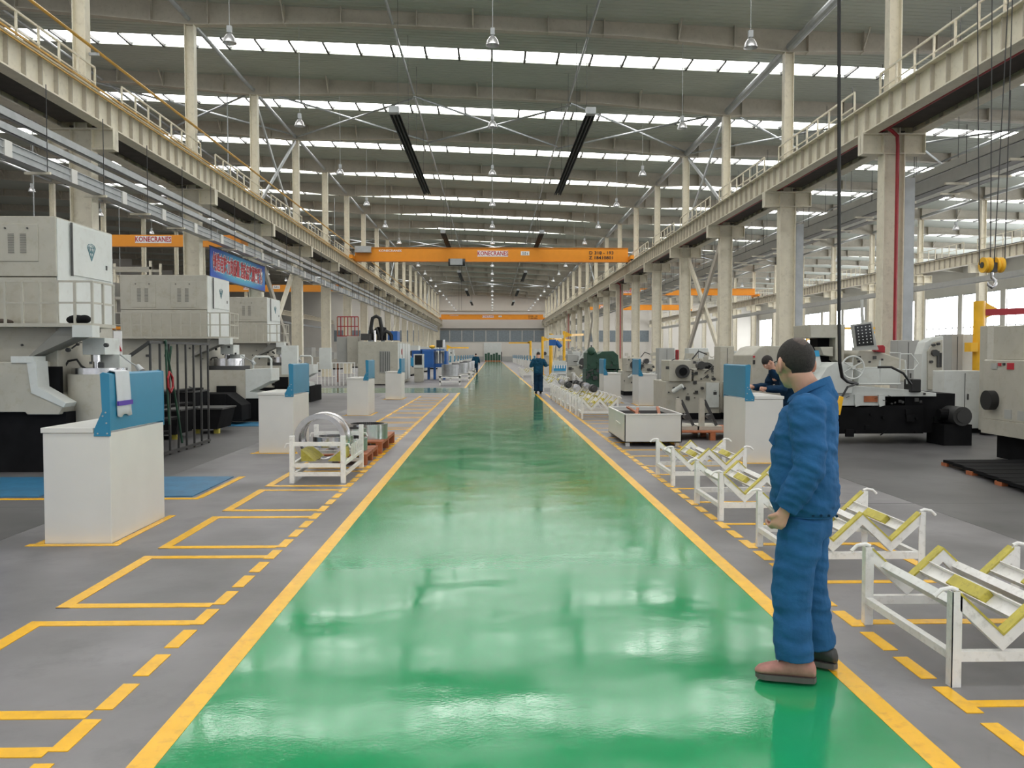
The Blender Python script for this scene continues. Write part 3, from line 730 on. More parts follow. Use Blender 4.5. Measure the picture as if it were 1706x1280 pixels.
m = MB(); m._add(*towel()); o = m.build('towel_cloth', towelm, t, smooth=True); s_ = o.modifiers.new('s', 'SOLIDIFY'); s_.thickness = .008
MB().box(-3.252, -3.236, 7.355, 7.645, 1.18, 1.22).build('violet_stripe', purplec, t)

# ------------------------------------------------------------------ V racks
def rack(x, y, label, padm=pad, w=.94, d=1.0):
    t = thing('v_block_rack', label, 'rack', (x, y, 0), 'white V block racks right of the aisle')
    def zig(z0):                                                     # lower edge line of the zigzag
        n = 2; pts = []
        for i in range(n): pts += [(x + .04 + (w - .08) * i / n, .455 + z0), (x + .04 + (w - .08) * (i + .5) / n, .255 + z0)]
        return pts + [(x + w - .04, .455 + z0)]
    for yy in (y, y + d - .05):
        for xx in (x, x + w - .05):
            s = -1 if xx == x else 1
            lg = MB().box(xx, xx + .05, yy, yy + .006, 0, .47).box(xx if s < 0 else xx + .044, xx + .006 if s < 0 else xx + .05, yy, yy + .05, 0, .47)
            lg.box(xx + .006, xx + .044, yy + .006, yy + .05, .002, .02)
            l = lg.build('leg', rackw, t)
            xm = xx + .025 + s * .02
            MB().tube([(xm - s * .03, yy + .02, .475), (xm, yy + .02, .487), (xm + s * .05, yy + .02, .478), (xm + s * .085, yy + .02, .445)], [.011] * 4, 8).build('curled_hook', rackw, l, smooth=True)
        p = zig(0); q = zig(-.075)
        MB().prism(p + q[::-1], yy, yy + .05).build('zigzag_plate', rackw, t)
        pp = [(a, b + .014) for a, b in p]
        MB().prism(pp + p[::-1], yy - .004, yy + .06).build('edge_padding', padm, t)
        MB().box(x + .05, x + w - .05, yy + .004, yy + .044, .125, .175).build('lower_crossbar', rackw, t)
    for xx in (x + .006, x + w - .046):
        MB().box(xx, xx + .04, y + .05, y + d - .05, .125, .165).build('side_rail', rackw, t)
    hw = (w - .08) / 4
    for i in range(4):
        cx = x + .04 + hw * (i + .5); s = -1 if i % 2 == 0 else 1
        u = Vector((s * hw, 0, .20)).normalized(); nrm = Vector((-u.z * s, 0, abs(u.x))); c = Vector((cx, 0, .35)) - nrm * .03
        a = c + Vector((0, y + .05, 0)); b = c + Vector((0, y + d - .05, 0))
        ch = MB().bar(a, b, .008, .085, u)
        for e in (-1, 1): ch.bar(a + u * e * .04 + nrm * .02, b + u * e * .04 + nrm * .02, .04, .006, u)
        ch.build('channel_rail', rackw, t)
        if i in (1, 3):
            a = c + nrm * .025 + Vector((0, y + .33, 0)); b = c + nrm * .025 + Vector((0, y + .66, 0))
            MB().bar(a, b, .045, .075, u).build('rubber_pad', padm, t, bevel=.006)
    return t
r0 = rack(2.24, 4.0, 'nearest white steel V block rack with worn yellow pads')
copy_tree(r0, (2.24, 6.05, 0), 'second white V block rack from the camera, partly behind the standing man')
copy_tree(r0, (2.21, 8.1, 0), 'third white V block rack from the camera, left of the standing man')
copy_tree(r0, (2.21, 10.28, 0), 'fourth white V block rack, in front of the white steel bin')
for i, yy in enumerate((20.9, 22.3, 23.7, 25.1, 26.5, 27.9, 29.4)):
    o = copy_tree(r0, (2.22 - .02 * i, yy, 0), 'V block rack in the crowded row before the tool cart, %s from camera' % ORD[i])
    o.scale = (1.0, .95, 1.15)
k = 0
for yy, xx in ((45.5, 4.45), (45.5, 5.7), (45.5, 7.4), (45.5, 9.0), (36.5, 2.2), (39.0, 2.2), (41.5, 2.1), (44.0, 2.1), (58, 2.1), (61, 2.1), (64, 2.1)):
    o = copy_tree(r0, (xx, yy, 0), 'small distant V block rack %s' % ('in the cross row, %s from the aisle' % ORD[k] if k < 4 else 'beside the walking worker, %s along' % ORD[k - 4]))
    o.scale = (1.15, 1, 1.25); k += 1
# round parts lying on the crowded racks
base = None
for i, (x, y, m_) in enumerate(((2.5, 24.3, chrome), (2.95, 25.7, chrome), (2.5, 26.9, darksteel), (2.95, 23.9, darksteel), (2.9, 28.3, darksteel), (2.5, 29.3, chrome), (2.98, 27.0, darksteel))):
    o = MB().cyl((x - .05, y - .2, .64), (x - .05, y + .75, .64), .07, 16).cyl((x - .05, y + .0, .64), (x - .05, y + .45, .64), .11, 16).build('turned_shaft', m_, smooth=True)
    tag(o, '%s turned shaft lying in the crowded V block racks, %s of the pile' % ('bright' if m_ is chrome else 'dark', ORD[i]), 'shaft', 'shafts on the racks')

# ------------------------------------------------------------------ white steel bin, pallet with jigs
t = thing('steel_bin', 'shallow white steel bin on short legs right of the aisle', 'bin', (2.33, 14.7, 0))
x0, x1, y0, y1, z0, z1 = 2.33, 3.34, 14.7, 16.75, .07, .56
m = MB().box(x0, x1, y0, y0 + .015, z0, z1).box(x0, x1, y1 - .015, y1, z0, z1).box(x0, x0 + .015, y0, y1, z0, z1).box(x1 - .015, x1, y0, y1, z0, z1).box(x0, x1, y0, y1, z0, z0 + .015)
m.build('bin_body', whitep, t)
r = MB().box(x0 - .012, x1 + .012, y0 - .012, y0 + .02, z1, z1 + .018).box(x0 - .012, x1 + .012, y1 - .02, y1 + .012, z1, z1 + .018).box(x0 - .012, x0 + .02, y0, y1, z1, z1 + .018).box(x1 - .02, x1 + .012, y0, y1, z1, z1 + .018)
r.build('rim', rackw, t)
for xx in (x0 + .03, x1 - .10):
    for yy in (y0 + .05, y1 - .12): MB().box(xx, xx + .07, yy, yy + .07, 0, z0).build('leg', rackw, t)
MB().tube([(x0, y0 + .5, .36), (x0 - .05, y0 + .52, .40), (x0 - .05, y0 + .72, .40), (x0, y0 + .74, .36)], .01, 6).build('lifting_ear', rackw, t)
MB().box(x0 + .015, x1 - .015, y0 + .015, y1 - .015, z0 + .015, z0 + .43).build('dark_liner', blackm, t)
for i, (a, b, c_) in enumerate(((2.62, 15.2, .15), (2.72, 15.5, -.1), (3.02, 15.1, .12), (3.1, 15.5, .1))):
    o = MB().bar((a, b, .52), (a + c_, b + .7, .60), .05, .03).build('timber_offcut', rust)
    tag(o, 'brown timber offcut sticking up inside the white steel bin, %s from the left' % ORD[i], 'timber', 'offcuts in the bin')
def pallet(x0, x1, y0, y1, z, label, m=rust, n=6, cat='pallet'):
    t = thing('pallet', label, cat, (x0, y0, 0))
    base = None; w = (y1 - y0) / n
    for i in range(n): MB().box(x0, x1, y0 + w * i + .01, y0 + w * (i + 1) - .015, z - .025, z).build('deck_board', m, t)
    for i in range(3):
        xx = x0 + (x1 - x0 - .1) * i / 2
        for j in range(3):
            yy = y0 + (y1 - y0 - .12) * j / 2
            MB().box(xx, xx + .1, yy, yy + .12, .0, z - .05).build('block', m, t)
        MB().box(xx, xx + .1, y0, y1, z - .05, z - .025).build('bearer', m, t)
    return t
pallet(3.42, 4.9, 15.7, 17.2, .17, 'low orange brown pallet carrying pale machining jigs beside the white bin')
for i, (x, lab) in enumerate(((3.55, 'left'), (4.0, 'right'))):
    t = thing('machining_jig', 'pale upright steel jig on the orange pallet, the %s one' % lab, 'jig', (x, 16.2, .17))
    MB().box(x - .06, x + .42, 16.0, 16.8, .17, .24).build('jig_base', mbeige, t)
    MB().prism([(x, .24), (x + .1, .24), (x + .1, .72), (x + .06, .78), (x, .78)], 16.1, 16.18).build('upright', mbeige, t)
    MB().bar((x + .1, 16.14, .74), (x + .34, 16.14, .25), .06, .05).build('stay', darksteel, t)
    MB().cyl((x + .2, 16.05, .42), (x + .2, 16.25, .42), .05, 10).build('clamp_screw', darksteel, t)
tag(MB().box(4.1, 7.2, 17.9, 18.9, 0, .03).build('rubber_floor_mat', blackm), 'dark mat on the floor in front of the pale lathes', 'mat')

# ------------------------------------------------------------------ ring stand on the left
t = thing('ring_stand', 'white welded stand holding an upright steel ring beside the left bays', 'stand', (-2.55, 10.58, 0))
X0, X1, Ya, Yb = -2.55, -1.85, 10.58, 12.1
for xx in (X0, X1 - .06):
    for yy in (Ya, Yb - .06):
        l = MB().box(xx, xx + .06, yy, yy + .06, .0, .60 if yy == Ya else .62).build('post', rackw, t, bevel=.004)
        s = -1 if xx == X0 else 1
        MB().tube([(xx + .03 + s * .03, yy + .03, .50), (xx + .03 + s * .07, yy + .03, .50), (xx + .03 + s * .09, yy + .03, .45)], .01, 6).build('side_hook', rackw, l)
for yy in (Ya + .01, Yb - .05):
    for z in (.09, .20, .47): MB().box(X0 + .06, X1 - .06, yy, yy + .04, z, z + .05).build('crossbar', rackw, t)
for xx in (X0 + .01, X1 - .05):
    for z in (.08, .22): MB().box(xx, xx + .04, Ya + .06, Yb - .06, z, z + .04).build('side_rail', rackw, t)
for i in range(6): MB().box(X1 - .05, X1 - .02, 11.3 + i * .12, 11.33 + i * .12, .26, .42).build('rail_tooth', rackw, t)
for s in (-1, 1):
    xc = (X0 + X1) / 2
    MB().prism([(xc + s * .26, .25), (xc + s * .08, .25), (xc + s * .26, .40)], Ya + .25, Ya + .85).build('yellow_wedge', pad, t)
o = MB().lathe([(.27, -.22), (.335, -.22), (.335, -.19), (.32, -.185), (.32, .14), (.335, .15), (.335, .22), (.27, .22), (.27, .05), (.285, .03), (.285, -.1), (.27, -.12), (.27, -.22)], (-2.24, 11.15, .52), 56, 'y').build('steel_ring', chrome, smooth=True)
tag(o, 'large bright steel ring standing on edge in the white welded stand', 'ring')
o = MB().ring((-2.22, 11.75, .42), .2, .28, .14, 40).build('gear_ring', chrome, smooth=True)
tag(o, 'smaller bright ring lying flat in the back of the white welded stand', 'ring')
pallet(-2.55, -1.84, 12.3, 13.55, .16, 'orange pallet left of the aisle, nearer of two carrying gear rings', n=4)
pallet(-2.55, -1.80, 13.7, 15.5, .20, 'orange pallet left of the aisle, farther of two carrying gear rings', n=5)
def gear(x, y, z, r, h, label, n=48):
    t = thing('gear_ring', label, 'gear', (x, y, z), 'gear rings on the pallets')
    MB().ring((x, y, z + h / 2), r * .82, r, h, 40).build('ring_body', chrome, t, smooth=True)
    m = MB()
    for i in range(n):
        a = 2 * PI * i / n; c, s = math.cos(a), math.sin(a)
        m.bar((x + c * r * .80, y + s * r * .80, z + .01), (x + c * r * .80, y + s * r * .80, z + h + .004), .02, .025, (c, s, 0))
    m.build('inner_teeth', darksteel, t)
gear(-2.12, 14.3, .20, .34, .25, 'dark toothed gear ring standing highest on the farther orange pallet')
gear(-2.2, 12.8, .16, .30, .20, 'bright gear ring on the nearer orange pallet, behind the white stand')
gear(-2.2, 13.2, .365, .22, .10, 'small gear ring stacked on top of the bright gear ring')

rf = random.Random(5)
def fittings(parent, x0, x1, y, z0, z1, n=12, s=.05, m_=None):
    """small handles, dials and switches too small to tell apart singly"""
    m = MB()
    for i in range(n):
        x, z = rf.uniform(x0, x1), rf.uniform(z0, z1); q = rf.random(); e = s * rf.uniform(.5, 1.3)
        if q < .35: m.cyl((x, y - e, z), (x, y, z), e * .6, 8)
        elif q < .7: m.box(x - e, x + e * .6, y - e * .6, y, z - e * .5, z + e)
        else: m.cyl((x - e, y - .02, z), (x + e, y - .06, z + rf.uniform(-1, 2) * e), e * .22, 6)
    m.build('small_fittings', m_ or darksteel, parent, stuff=True)

# ------------------------------------------------------------------ vertical lathes (left)
def emblem(x, y, z, s, parent):
    m = MB(); P = [(-1, .55), (-.7, .85), (0, 1.0), (.7, .85), (1, .55), (0, -1)]
    for sc_ in (1.0, .82):
        for a, b in zip(P, P[1:] + P[:1]): m.bar((x, y + a[0] * s * sc_, z + a[1] * s * sc_), (x, y + b[0] * s * sc_, z + b[1] * s * sc_), .006, .007)
    Wl = [(-.5, .5), (-.25, -.1), (0, .3), (.25, -.1), (.5, .5)]
    for a, b in zip(Wl, Wl[1:]): m.bar((x, y + a[0] * s, z + a[1] * s), (x, y + b[0] * s, z + b[1] * s), .006, .011)
    for a, b in (((-.55, .55), (.55, .55)), ((0, .55), (0, -.6))): m.bar((x, y + a[0] * s, z + a[1] * s), (x, y + b[0] * s, z + b[1] * s), .006, .012)
    m.build('maker_emblem', emblemc, parent)
def vtl(cx, cy, label, panels, guard, w=2.2, dep=1.75, zt=3.56):
    t = thing('vertical_lathe', label, 'machine', (cx, cy, 0), 'beige vertical lathes left of the aisle')
    MB().box(cx - w, cx, cy, cy + dep, 2.72, zt).build('electrical_cabinet', mbeige, t, bevel=.008)
    MB().box(cx - w, cx - .01, cy + .01, cy + dep, .5, 2.71).build('column_body', mbeige, t, bevel=.01)
    MB().box(cx - .004, cx + .012, cy + .02, cy + dep - .02, 2.05, zt - .02).build('pale_side_panel', mwhite, t)
    for (a, b, z0, z1) in panels:
        p = MB().box(cx + a, cx + b, cy - .012, cy, z0, z1).build('panel_door', mbeige, t, bevel=.003)
        wv = (b - a)
        for q in (.26, .56):
            v = MB()
            for i in range(12):
                zz = z0 + (z1 - z0) * (.22 + .045 * i)
                v.box(cx + a + wv * q, cx + a + wv * (q + .15), cy - .018, cy - .012, zz, zz + .012)
            v.build('vent_louvres', louvm, p)
        for q in (.2, .75): MB().cyl((cx + a + wv * q, cy - .03, z1 - .06), (cx + a + wv * q, cy - .012, z1 - .06), .012, 8).build('latch', darksteel, p)
    d = MB().box(cx + .012, cx + .03, cy + .42, cy + dep - .08, 2.78, zt - .05).build('side_door', mwhite, t, bevel=.003)
    MB().box(cx + .03, cx + .045, cy + .36, cy + .40, 2.76, zt - .03).build('hinge', darksteel, d)
    MB().box(cx + .03, cx + .04, cy + dep - .3, cy + dep - .26, 2.95, 3.02).build('door_handle', darksteel, d)
    emblem(cx + .034, cy + .42 + (dep - .5) * .45, 3.17, .13, d)
    for q in (-1.5, -1.05): MB().box(cx + q, cx + q + .09, cy - .01, cy + .01, 1.56, 1.62).build('cable_port', darksteel, t)
    # platform and its railing
    px1 = cx + .66; pz = 2.0
    MB().box(cx - w, px1, cy - .38, cy, pz, pz + .05).box(cx + .01, px1, cy, cy + .35, pz, pz + .05).build('platform', mbeige, t)
    MB().prism([(cx - .3, 1.55), (cx + .2, pz), (px1 - .1, pz), (px1 - .1, pz - .06)], cy - .3, cy + .1).build('platform_support', louvm, t)  # darker grey paints in the shade under the platform
    MB().box(px1 - .25, px1 + .02, cy - .42, cy - .2, 1.86, 2.02).build('lamp_bracket', mwhite, t)
    rl = MB()
    for z in (pz + .33, pz + .62): rl.bar((cx - w, cy - .36, z), (px1, cy - .36, z), .02, .025).bar((px1, cy - .36, z), (px1, cy + .32, z), .02, .025)
    rl.build('rails', mbeige, t)
    b = None; n = int((w + .66) / .235)
    for i in range(n + 1):
        x = px1 - .235 * i
        if b is None: b = MB().box(x - .015, x + .015, cy - .375, cy - .345, pz + .05, pz + .62).build('rail_post', mbeige, t); bx_, by_ = x, cy - .36
        else: o = b.copy(); col.objects.link(o); o.parent = t; o.location = (x - bx_, 0, 0)
    for i in range(1, 3): o = b.copy(); col.objects.link(o); o.parent = t; o.location = (0, .32 * i, 0)
    # tool ram, spindle and table
    tx, ty = cx + .42, cy + .35
    MB().box(tx - .16, tx + .16, ty - .18, ty + .3, 1.62, 1.86).build('ram_box', mwhite, t, bevel=.006)
    MB().box(tx - .10, tx + .24, ty + .1, ty + .5, 1.30, 1.62).build('tool_head', mwhite, t)
    MB().cyl((tx - .05, ty, 1.62), (tx - .05, ty, 1.52), .07, 16).cyl((tx - .05, ty, 1.52), (tx - .05, ty, 1.36), .045, 12).build('spindle', chrome, t, smooth=True)
    MB().cyl((tx, ty, .62), (tx, ty, 1.34), .42 if not guard else .5, 40).build('rotary_table', mbeige if not guard else darksteel, t, smooth=True)
    MB().ring((tx, ty, 1.385 if not guard else 1.42), .26, .37, .09 if not guard else .2, 40).build('ring_workpiece', chrome, t, smooth=True)
    MB().cyl((tx, ty, .5), (tx, ty, .62), .52, 30).build('table_base', blackm, t)
    MB().tube([(tx - .45, ty - .1, 1.45), (tx - .4, ty - .1, 1.53), (tx - .28, ty - .1, 1.55), (tx - .22, ty - .1, 1.46), (tx - .12, ty - .05, 1.38)], .016, 8).build('coolant_hose', rubber, t)
    MB().tube([(tx + .25, ty + .1, 1.62), (tx + .45, ty, 1.50), (tx + .6, ty - .1, 1.44)], .01, 6).cyl((tx + .58, ty - .1, 1.46), (tx + .66, ty - .14, 1.38), .035, 12, .05).build('work_lamp', galv, t)
    fittings(t, cx - .5, cx + .7, cy + .02, 1.45, 1.8, 10, .04)
    fittings(t, cx + .1, cx + .8, cy - .3 if guard else cy + .3, .3, .6, 12, .06, blackm)
    # base
    MB().box(cx - w, cx + 1.0, cy - .25, cy + (.85 if not guard else dep), 0, .52).build('machine_base', blackm, t)
    if not guard: MB().box(cx - w, cx + .25, cy - .3, cy - .02, 0, .83).build('dark_bed_base', blackm, t)
    if not guard:
        MB().px([(-150, 603), (57, 603), (60, 650), (106, 675), (98, 691), (45, 691), (42, 687), (-150, 687)], cy - .4, .75).build('bed_casting', mbeige, t, bevel=.01)
        MB().px([(44, 602), (60, 602), (63, 645), (110, 672), (106, 679), (52, 655)], cy - .415, .3).build('bed_edge', mwhite, t)
        MB().bpx(56, 100, 611, 684, cy - .05, .1).build('dark_recess', blackm, t)
        MB().box(cx - .42, cx - .12, cy - .42, cy - .1, 1.51, 1.6).build('tool_block', mwhite, t)
    else:
        ga, gb = cx - .15, cx + 1.55
        MB().box(cx - 1.6, cx + 1.0, cy - .30, cy - .24, .5, 1.24).build('guard_panel', mbeige, t)
        MB().prism([(cx + 1.0, .55), (cx + 1.0, 1.26), (cx + 1.62, 1.28), (cx + 1.62, .98), (cx + 1.1, .72), (cx + 1.5, .66), (cx + 1.5, .55)], cy - .30, cy + .5).build('corner_guard', mwhite, t, bevel=.006)
        MB().box(cx - .2, cx + 1.5, cy - .27, cy + 1.6, 0, .54).build('guard_base', blackm, t)
        MB().box(cx + .35, cx + .78, cy - .45, cy - .31, .5, .86).build('chip_box', blackm, t)
        MB().tube([(tx + .5, ty + .3, 1.25), (tx + .5, ty + .3, 1.5), (tx + .56, ty + .3, 1.56), (tx + .9, ty + .3, 1.56), (tx + .96, ty + .3, 1.5), (tx + .96, ty + .3, 1.25)], .03, 8).build('arch_frame', mwhite, t)
        MB().box(cx + 1.55, cx + 1.95, cy + 1.0, cy + 1.2, 1.1, 1.85).build('standing_panel', mwhite, t)
    return t
vtl(-6.12, 12.0, 'nearest beige vertical lathe at the left edge with platform and rotary table', [(-.80, -.24, 2.93, 3.45), (-1.9, -1.2, 2.93, 3.45)], False)
vtl(-6.98, 20.8, 'second beige vertical lathe on the left below the blue banner', [(-1.84, -1.24, 2.77, 3.40), (-.87, -.26, 2.77, 3.40)], True, w=2.1)
vtl(-7.65, 28.8, 'third beige vertical lathe on the left, beyond the banner', [(-1.9, -1.3, 2.8, 3.42), (-1.0, -.35, 2.8, 3.42)], True, w=2.1)
# hoses and lumps near the first lathe
tag(MB().tube([(-6.6, 11.3, 1.53), (-6.72, 11.25, 1.2), (-6.85, 11.2, .8), (-7.0, 11.2, .4), (-7.2, 11.2, .05)], .022, 8).build('air_hose', rubber), 'black air hose hanging from the nearest vertical lathe', 'hose')
tag(MB().ell((-5.72, 11.75, 2.1), .14, .12, .07, 14, 8).ell((-5.62, 11.75, 2.11), .08, .1, .06, 12, 8).build('work_gloves', blackm, smooth=True), 'dark bundle lying on the platform of the nearest lathe', 'gloves')
tag(MB().ell((-6.75, 11.75, 2.07), .16, .1, .045, 14, 8).build('brown_rag', woodm, smooth=True), 'brown rag lying on the platform of the nearest lathe', 'rag')
t = thing('warning_sign', 'white upright sign board with a red letter A beside the nearest lathe', 'sign', (-8.3, 19.6, 1.2))
MB().bpx(189, 203, 552, 600, 18.6, .03).build('sign_board', whitec, t)
text('sign_letter', 'A', .3, redc, (at(196, 578, 18.6)[0], 18.58, at(196, 578, 18.6)[1]), (PI / 2, 0, 0), t, .9, .01)
MB().box(at(194, 600, 18.62)[0], at(198, 600, 18.62)[0], 18.62, 18.65, 0, at(194, 600, 18.62)[1]).build('sign_post', mgrey, t)
a_ = at(3, 720, 6.8)
tag(MB().box(-4.95, -4.20, 6.95, 7.2, 0, 1.12).build('blue_locker', mblue), 'blue locker cut off by the left edge of the photo', 'locker')

# black stair cage between the lathes
t = thing('stair_cage', 'black steel stair cage with upright bars beside the second lathe', 'stair', (-5.2, 12.9, 0))
for i in range(8):
    y = 12.9 + .37 * i
    MB().box(-5.215, -5.185, y, y + .03, 0.0, 1.8).build('upright_bar', darksteel, t)
MB().box(-5.22, -5.18, 12.85, 15.55, 1.79, 1.83).box(-5.22, -5.18, 12.85, 15.55, .03, .07).build('frame_rail', darksteel, t)
MB().bar((-5.2, 12.9, 1.81), (-6.08, 12.9, 1.2), .03, .05).build('slanting_handrail', darksteel, t)
MB().box(-6.02, -5.99, 12.9, 12.93, 0, 1.25).box(-5.62, -5.59, 12.9, 12.93, 0, 1.52).build('stair_posts', darksteel, t)
for i in range(4): MB().box(-6.05 + .2 * i, -5.85 + .2 * i, 12.95, 15.4, .2 + .26 * i, .24 + .26 * i).build('tread', blackm, t)
t = thing('looped_hose', 'green and red hose looped over the black stair cage', 'hose', (-5.17, 13.6, 1.8))
MB().tube([(-5.17, 13.55, .5), (-5.16, 13.45, 1.2), (-5.15, 13.4, 1.7), (-5.17, 13.45, 1.85), (-5.16, 13.5, 1.6), (-5.15, 13.7, 1.1), (-5.16, 13.95, .5), (-5.17, 14.1, .15)], .018, 7).tube([(-5.16, 13.4, 1.85), (-5.14, 13.5, 1.5), (-5.14, 13.6, 1.75)], .02, 7).build('green_hose', mgreen, t)
MB().tube([(-5.14, 13.5, 1.35), (-5.13, 13.42, 1.25), (-5.13, 13.43, 1.1), (-5.13, 13.52, 1.02), (-5.13, 13.62, 1.1), (-5.13, 13.62, 1.25), (-5.14, 13.5, 1.35)], .018, 7).build('red_loop', redm, t)
for i, (x, y, a, b) in enumerate(((-6.5, 16.0, 1.0, .55), (-7.9, 16.6, .9, .9), (-5.85, 17.2, .5, .5), (-7.0, 18.2, 1.0, .8))):
    t = thing('chip_skip', 'black oily swarf skip between the first two lathes, %s' % ('front one', 'left one', 'small one', 'back one')[i], 'skip', (x, y, 0), 'skips between the lathes')
    MB().prism([(x - a / 2, .1), (x + a / 2, .1), (x + a / 2 + .1, b), (x - a / 2 - .1, b)], y, y + .9).build('skip_body', blackm, t)
    MB().box(x - a / 2 - .12, x + a / 2 + .12, y - .02, y + .92, b, b + .03).build('skip_rim', darksteel, t)
    MB().box(x - a / 2, x - a / 2 + .1, y + .1, y + .2, 0, .1).box(x + a / 2 - .1, x + a / 2, y + .1, y + .2, 0, .1).build('skip_feet', pad, t)

t = thing('chip_conveyor', 'long black swarf conveyor lying in front of the second lathe', 'conveyor', (-7.2, 19.3, 0))
MB().box(-8.6, -6.1, 19.35, 20.2, .08, .72).build('conveyor_trough', blackm, t, bevel=.01)
MB().prism([(-6.1, .1), (-5.75, .1), (-5.75, .45), (-6.1, .72)], 19.4, 20.15).build('conveyor_nose', blackm, t)
for x in (-8.5, -7.3, -6.2): MB().box(x, x + .12, 19.4, 19.6, 0, .08).build('conveyor_foot', pad, t)
fittings(t, -8.5, -6.2, 19.34, .2, .9, 16, .07, darksteel)

# ------------------------------------------------------------------ centre-left: enclosed machine, blue machine
t = thing('machining_centre', 'white enclosed machining centre with grilled window left of the aisle', 'machine', (-7.0, 44.0, 0))
MB().box(-7.0, -4.92, 44.0, 50.5, .05, 2.28).build('enclosure', mbeige, t, bevel=.02)
MB().box(-4.92, -4.90, 44.05, 50.4, .2, 2.2).build('pale_side_panel', mwhite, t)
for i in range(4): MB().box(-4.90, -4.88, 44.4 + 1.5 * i, 44.45 + 1.5 * i, .2, 2.2).build('panel_joint', mgrey, t)
w_ = MB().bpx(632, 650, 585, 621, 43.97, .02).build('grilled_window', mgrey, t)
for i in range(6): MB().bpx(633 + 3 * i, 634 + 3 * i, 586, 620, 43.95, .02).build('grille_bar', darksteel, w_)
MB().cyl((-4.89, 45.6, 1.75), (-4.86, 45.6, 1.75), .16, 20).build('round_badge', redm, t)
MB().bpx(561, 578, 561, 605, 46.0, 1.5).build('tall_cabinet', mgrey, t, bevel=.01)
MB().bpx(578, 597, 560, 606, 45.5, 2.0).build('tall_cabinet', mbeige, t, bevel=.01)
for a, b in ((618, 636), (623, 631), (636, 652)):
    xa, za = at(a, 567, 46); xb, zb = at(b, 567, 46); top = at((a + b) / 2, 527 if a == 618 else 548 - (a == 636) * -4, 46)[1]
    MB().tube([(xa, 46, za), (xa, 46, (za + top) / 2), (xa + .1, 46, top - .1), ((xa + xb) / 2, 46, top), (xb - .1, 46, top - .1), (xb, 46, (za + top) / 2), (xb, 46, zb)], .10, 8).build('cable_arch', rubber, t, smooth=True)
MB().bpx(601, 616, 556, 567, 45, .8).build('motor_fins', darksteel, t)
MB().bpx(646, 662, 552, 567, 46, 1.2).build('blue_tank', mblue, t)
MB().bpx(628, 640, 545, 567, 46.2, 1.0).build('top_block', blackm, t)
MB().cyl((at(624, 567, 45.6)[0], 45.6, 2.28), (at(624, 567, 45.6)[0], 45.6, 2.9), .08, 10).build('top_ram', chrome, t)
t = thing('red_ladder_cage', 'red steel access cage behind the white enclosed machine', 'cage', (-8.6, 47, 2.3))
x0, z1 = at(562, 528, 49); x1, z0 = at(597, 560, 49)
for i in range(7): MB().cyl((x0 + (x1 - x0) * i / 6, 49, 0 if i in (0, 6) else z0), (x0 + (x1 - x0) * i / 6, 49, z1), .03, 6).build('cage_bar', redm if i % 2 else rust, t)
for z in (z0, (z0 + z1) / 2, z1): MB().box(x0, x1, 48.97, 49.03, z - .03, z + .03).build('cage_hoop', redm, t)
t = thing('white_barrier', 'white barred barrier left of the white enclosed machine', 'barrier', (-9.2, 44, 0))
for i in range(11):
    x = -9.0 + .19 * i
    MB().box(x, x + .04, 43.4, 43.44, 0, 1.18).build('barrier_bar', rackw, t)
MB().box(-9.0, -7.06, 43.38, 43.46, 1.15, 1.2).build('barrier_rail', rackw, t)
t = thing('control_pendant', 'beige control desk with dark screen beside the white enclosed machine', 'control desk', (-4.5, 48.5, 0))
MB().bpx(690, 705, 613, 636.5, 48.5, .5).build('desk', mbeige, t)
MB().bpx(689, 706, 590, 613, 48.45, .3).build('screen_housing', mwhite, t)
MB().bpx(691, 703, 592, 608, 48.42, .03).build('screen', glassd, t)
t = thing('blue_press', 'deep blue machine standing beyond the white enclosed machine', 'machine', (-6, 52, 0))
MB().bpx(686, 703, 584, 612, 54, 1.5).bpx(703, 722, 584, 613, 53, 3.0).build('blue_housing', mblue, t, bevel=.02)
MB().bpx(724, 741, 606, 612, 54, 2.0).bpx(740, 744, 585, 615, 54, 2.5).build('blue_frame', mblue, t)
MB().bpx(684, 690, 596, 610, 53.5, .5).build('side_tank', bluep, t)
for a in (726, 731, 736): MB().bpx(a, a + 3, 586, 606, 54.5, .4).build('pale_ram', mwhite, t)
for a in (712, 722, 738): MB().box(at(a, 612, 54)[0], at(a + 4, 612, 54)[0], 54, 54.3, 0, at(a, 612, 54)[1]).build('leg', mblue, t)
MB().bpx(727, 737, 567, 579, 55, .3).build('hung_screen', glassd, t)
MB().bpx(738, 741, 566, 579, 55, .3).build('screen_side', whitec, t)
MB().cyl((at(733, 572, 55.1)[0], 55.15, at(733, 606, 55)[1]), (at(733, 572, 55.1)[0], 55.15, at(733, 579, 55)[1]), .05, 8).build('screen_arm', mwhite, t)
MB().ell((at(720, 578, 55)[0], 55, at(720, 578, 55)[1]), .2, .2, .12).build('yellow_motor', ygold, t, smooth=True)
MB().bpx(700, 740, 582, 584, 53.5, 2).build('top_plate', mblue, t)
def low_rack(x, y, w, d, lab, m_=rackw, zt=.49, load=True):
    t = thing('low_stand', lab, 'stand', (x, y, 0), 'low white stands by the left lane')
    for a in (x, x + w - .08):
        for b in (y, y + d - .08): MB().box(a, a + .08, b, b + .08, 0, zt).build('post', m_, t)
    for z in (.15, .38): MB().box(x, x + w, y, y + .06, z, z + .09).build('crossbar', m_, t)
    MB().box(x, x + w, y, y + d, .45, .48).build('deck', m_, t)
    if load:
        o = MB().ring((x + w / 2, y + d / 2, .48 + .3), w * .3, w * .42, .6, 28).build('drum_ring', drumm, smooth=True)
        tag(o, 'bright steel drum ring resting on the %s' % lab.split(' ', 1)[0] + ' low white stand', 'ring', 'drum rings')
low_rack(-2.75, 43.7, 1.1, 1.1, 'nearest low white stand by the left lane with a steel ring')
low_rack(-2.55, 50.5, 1.2, 1.2, 'second low white stand by the left lane with a steel ring')
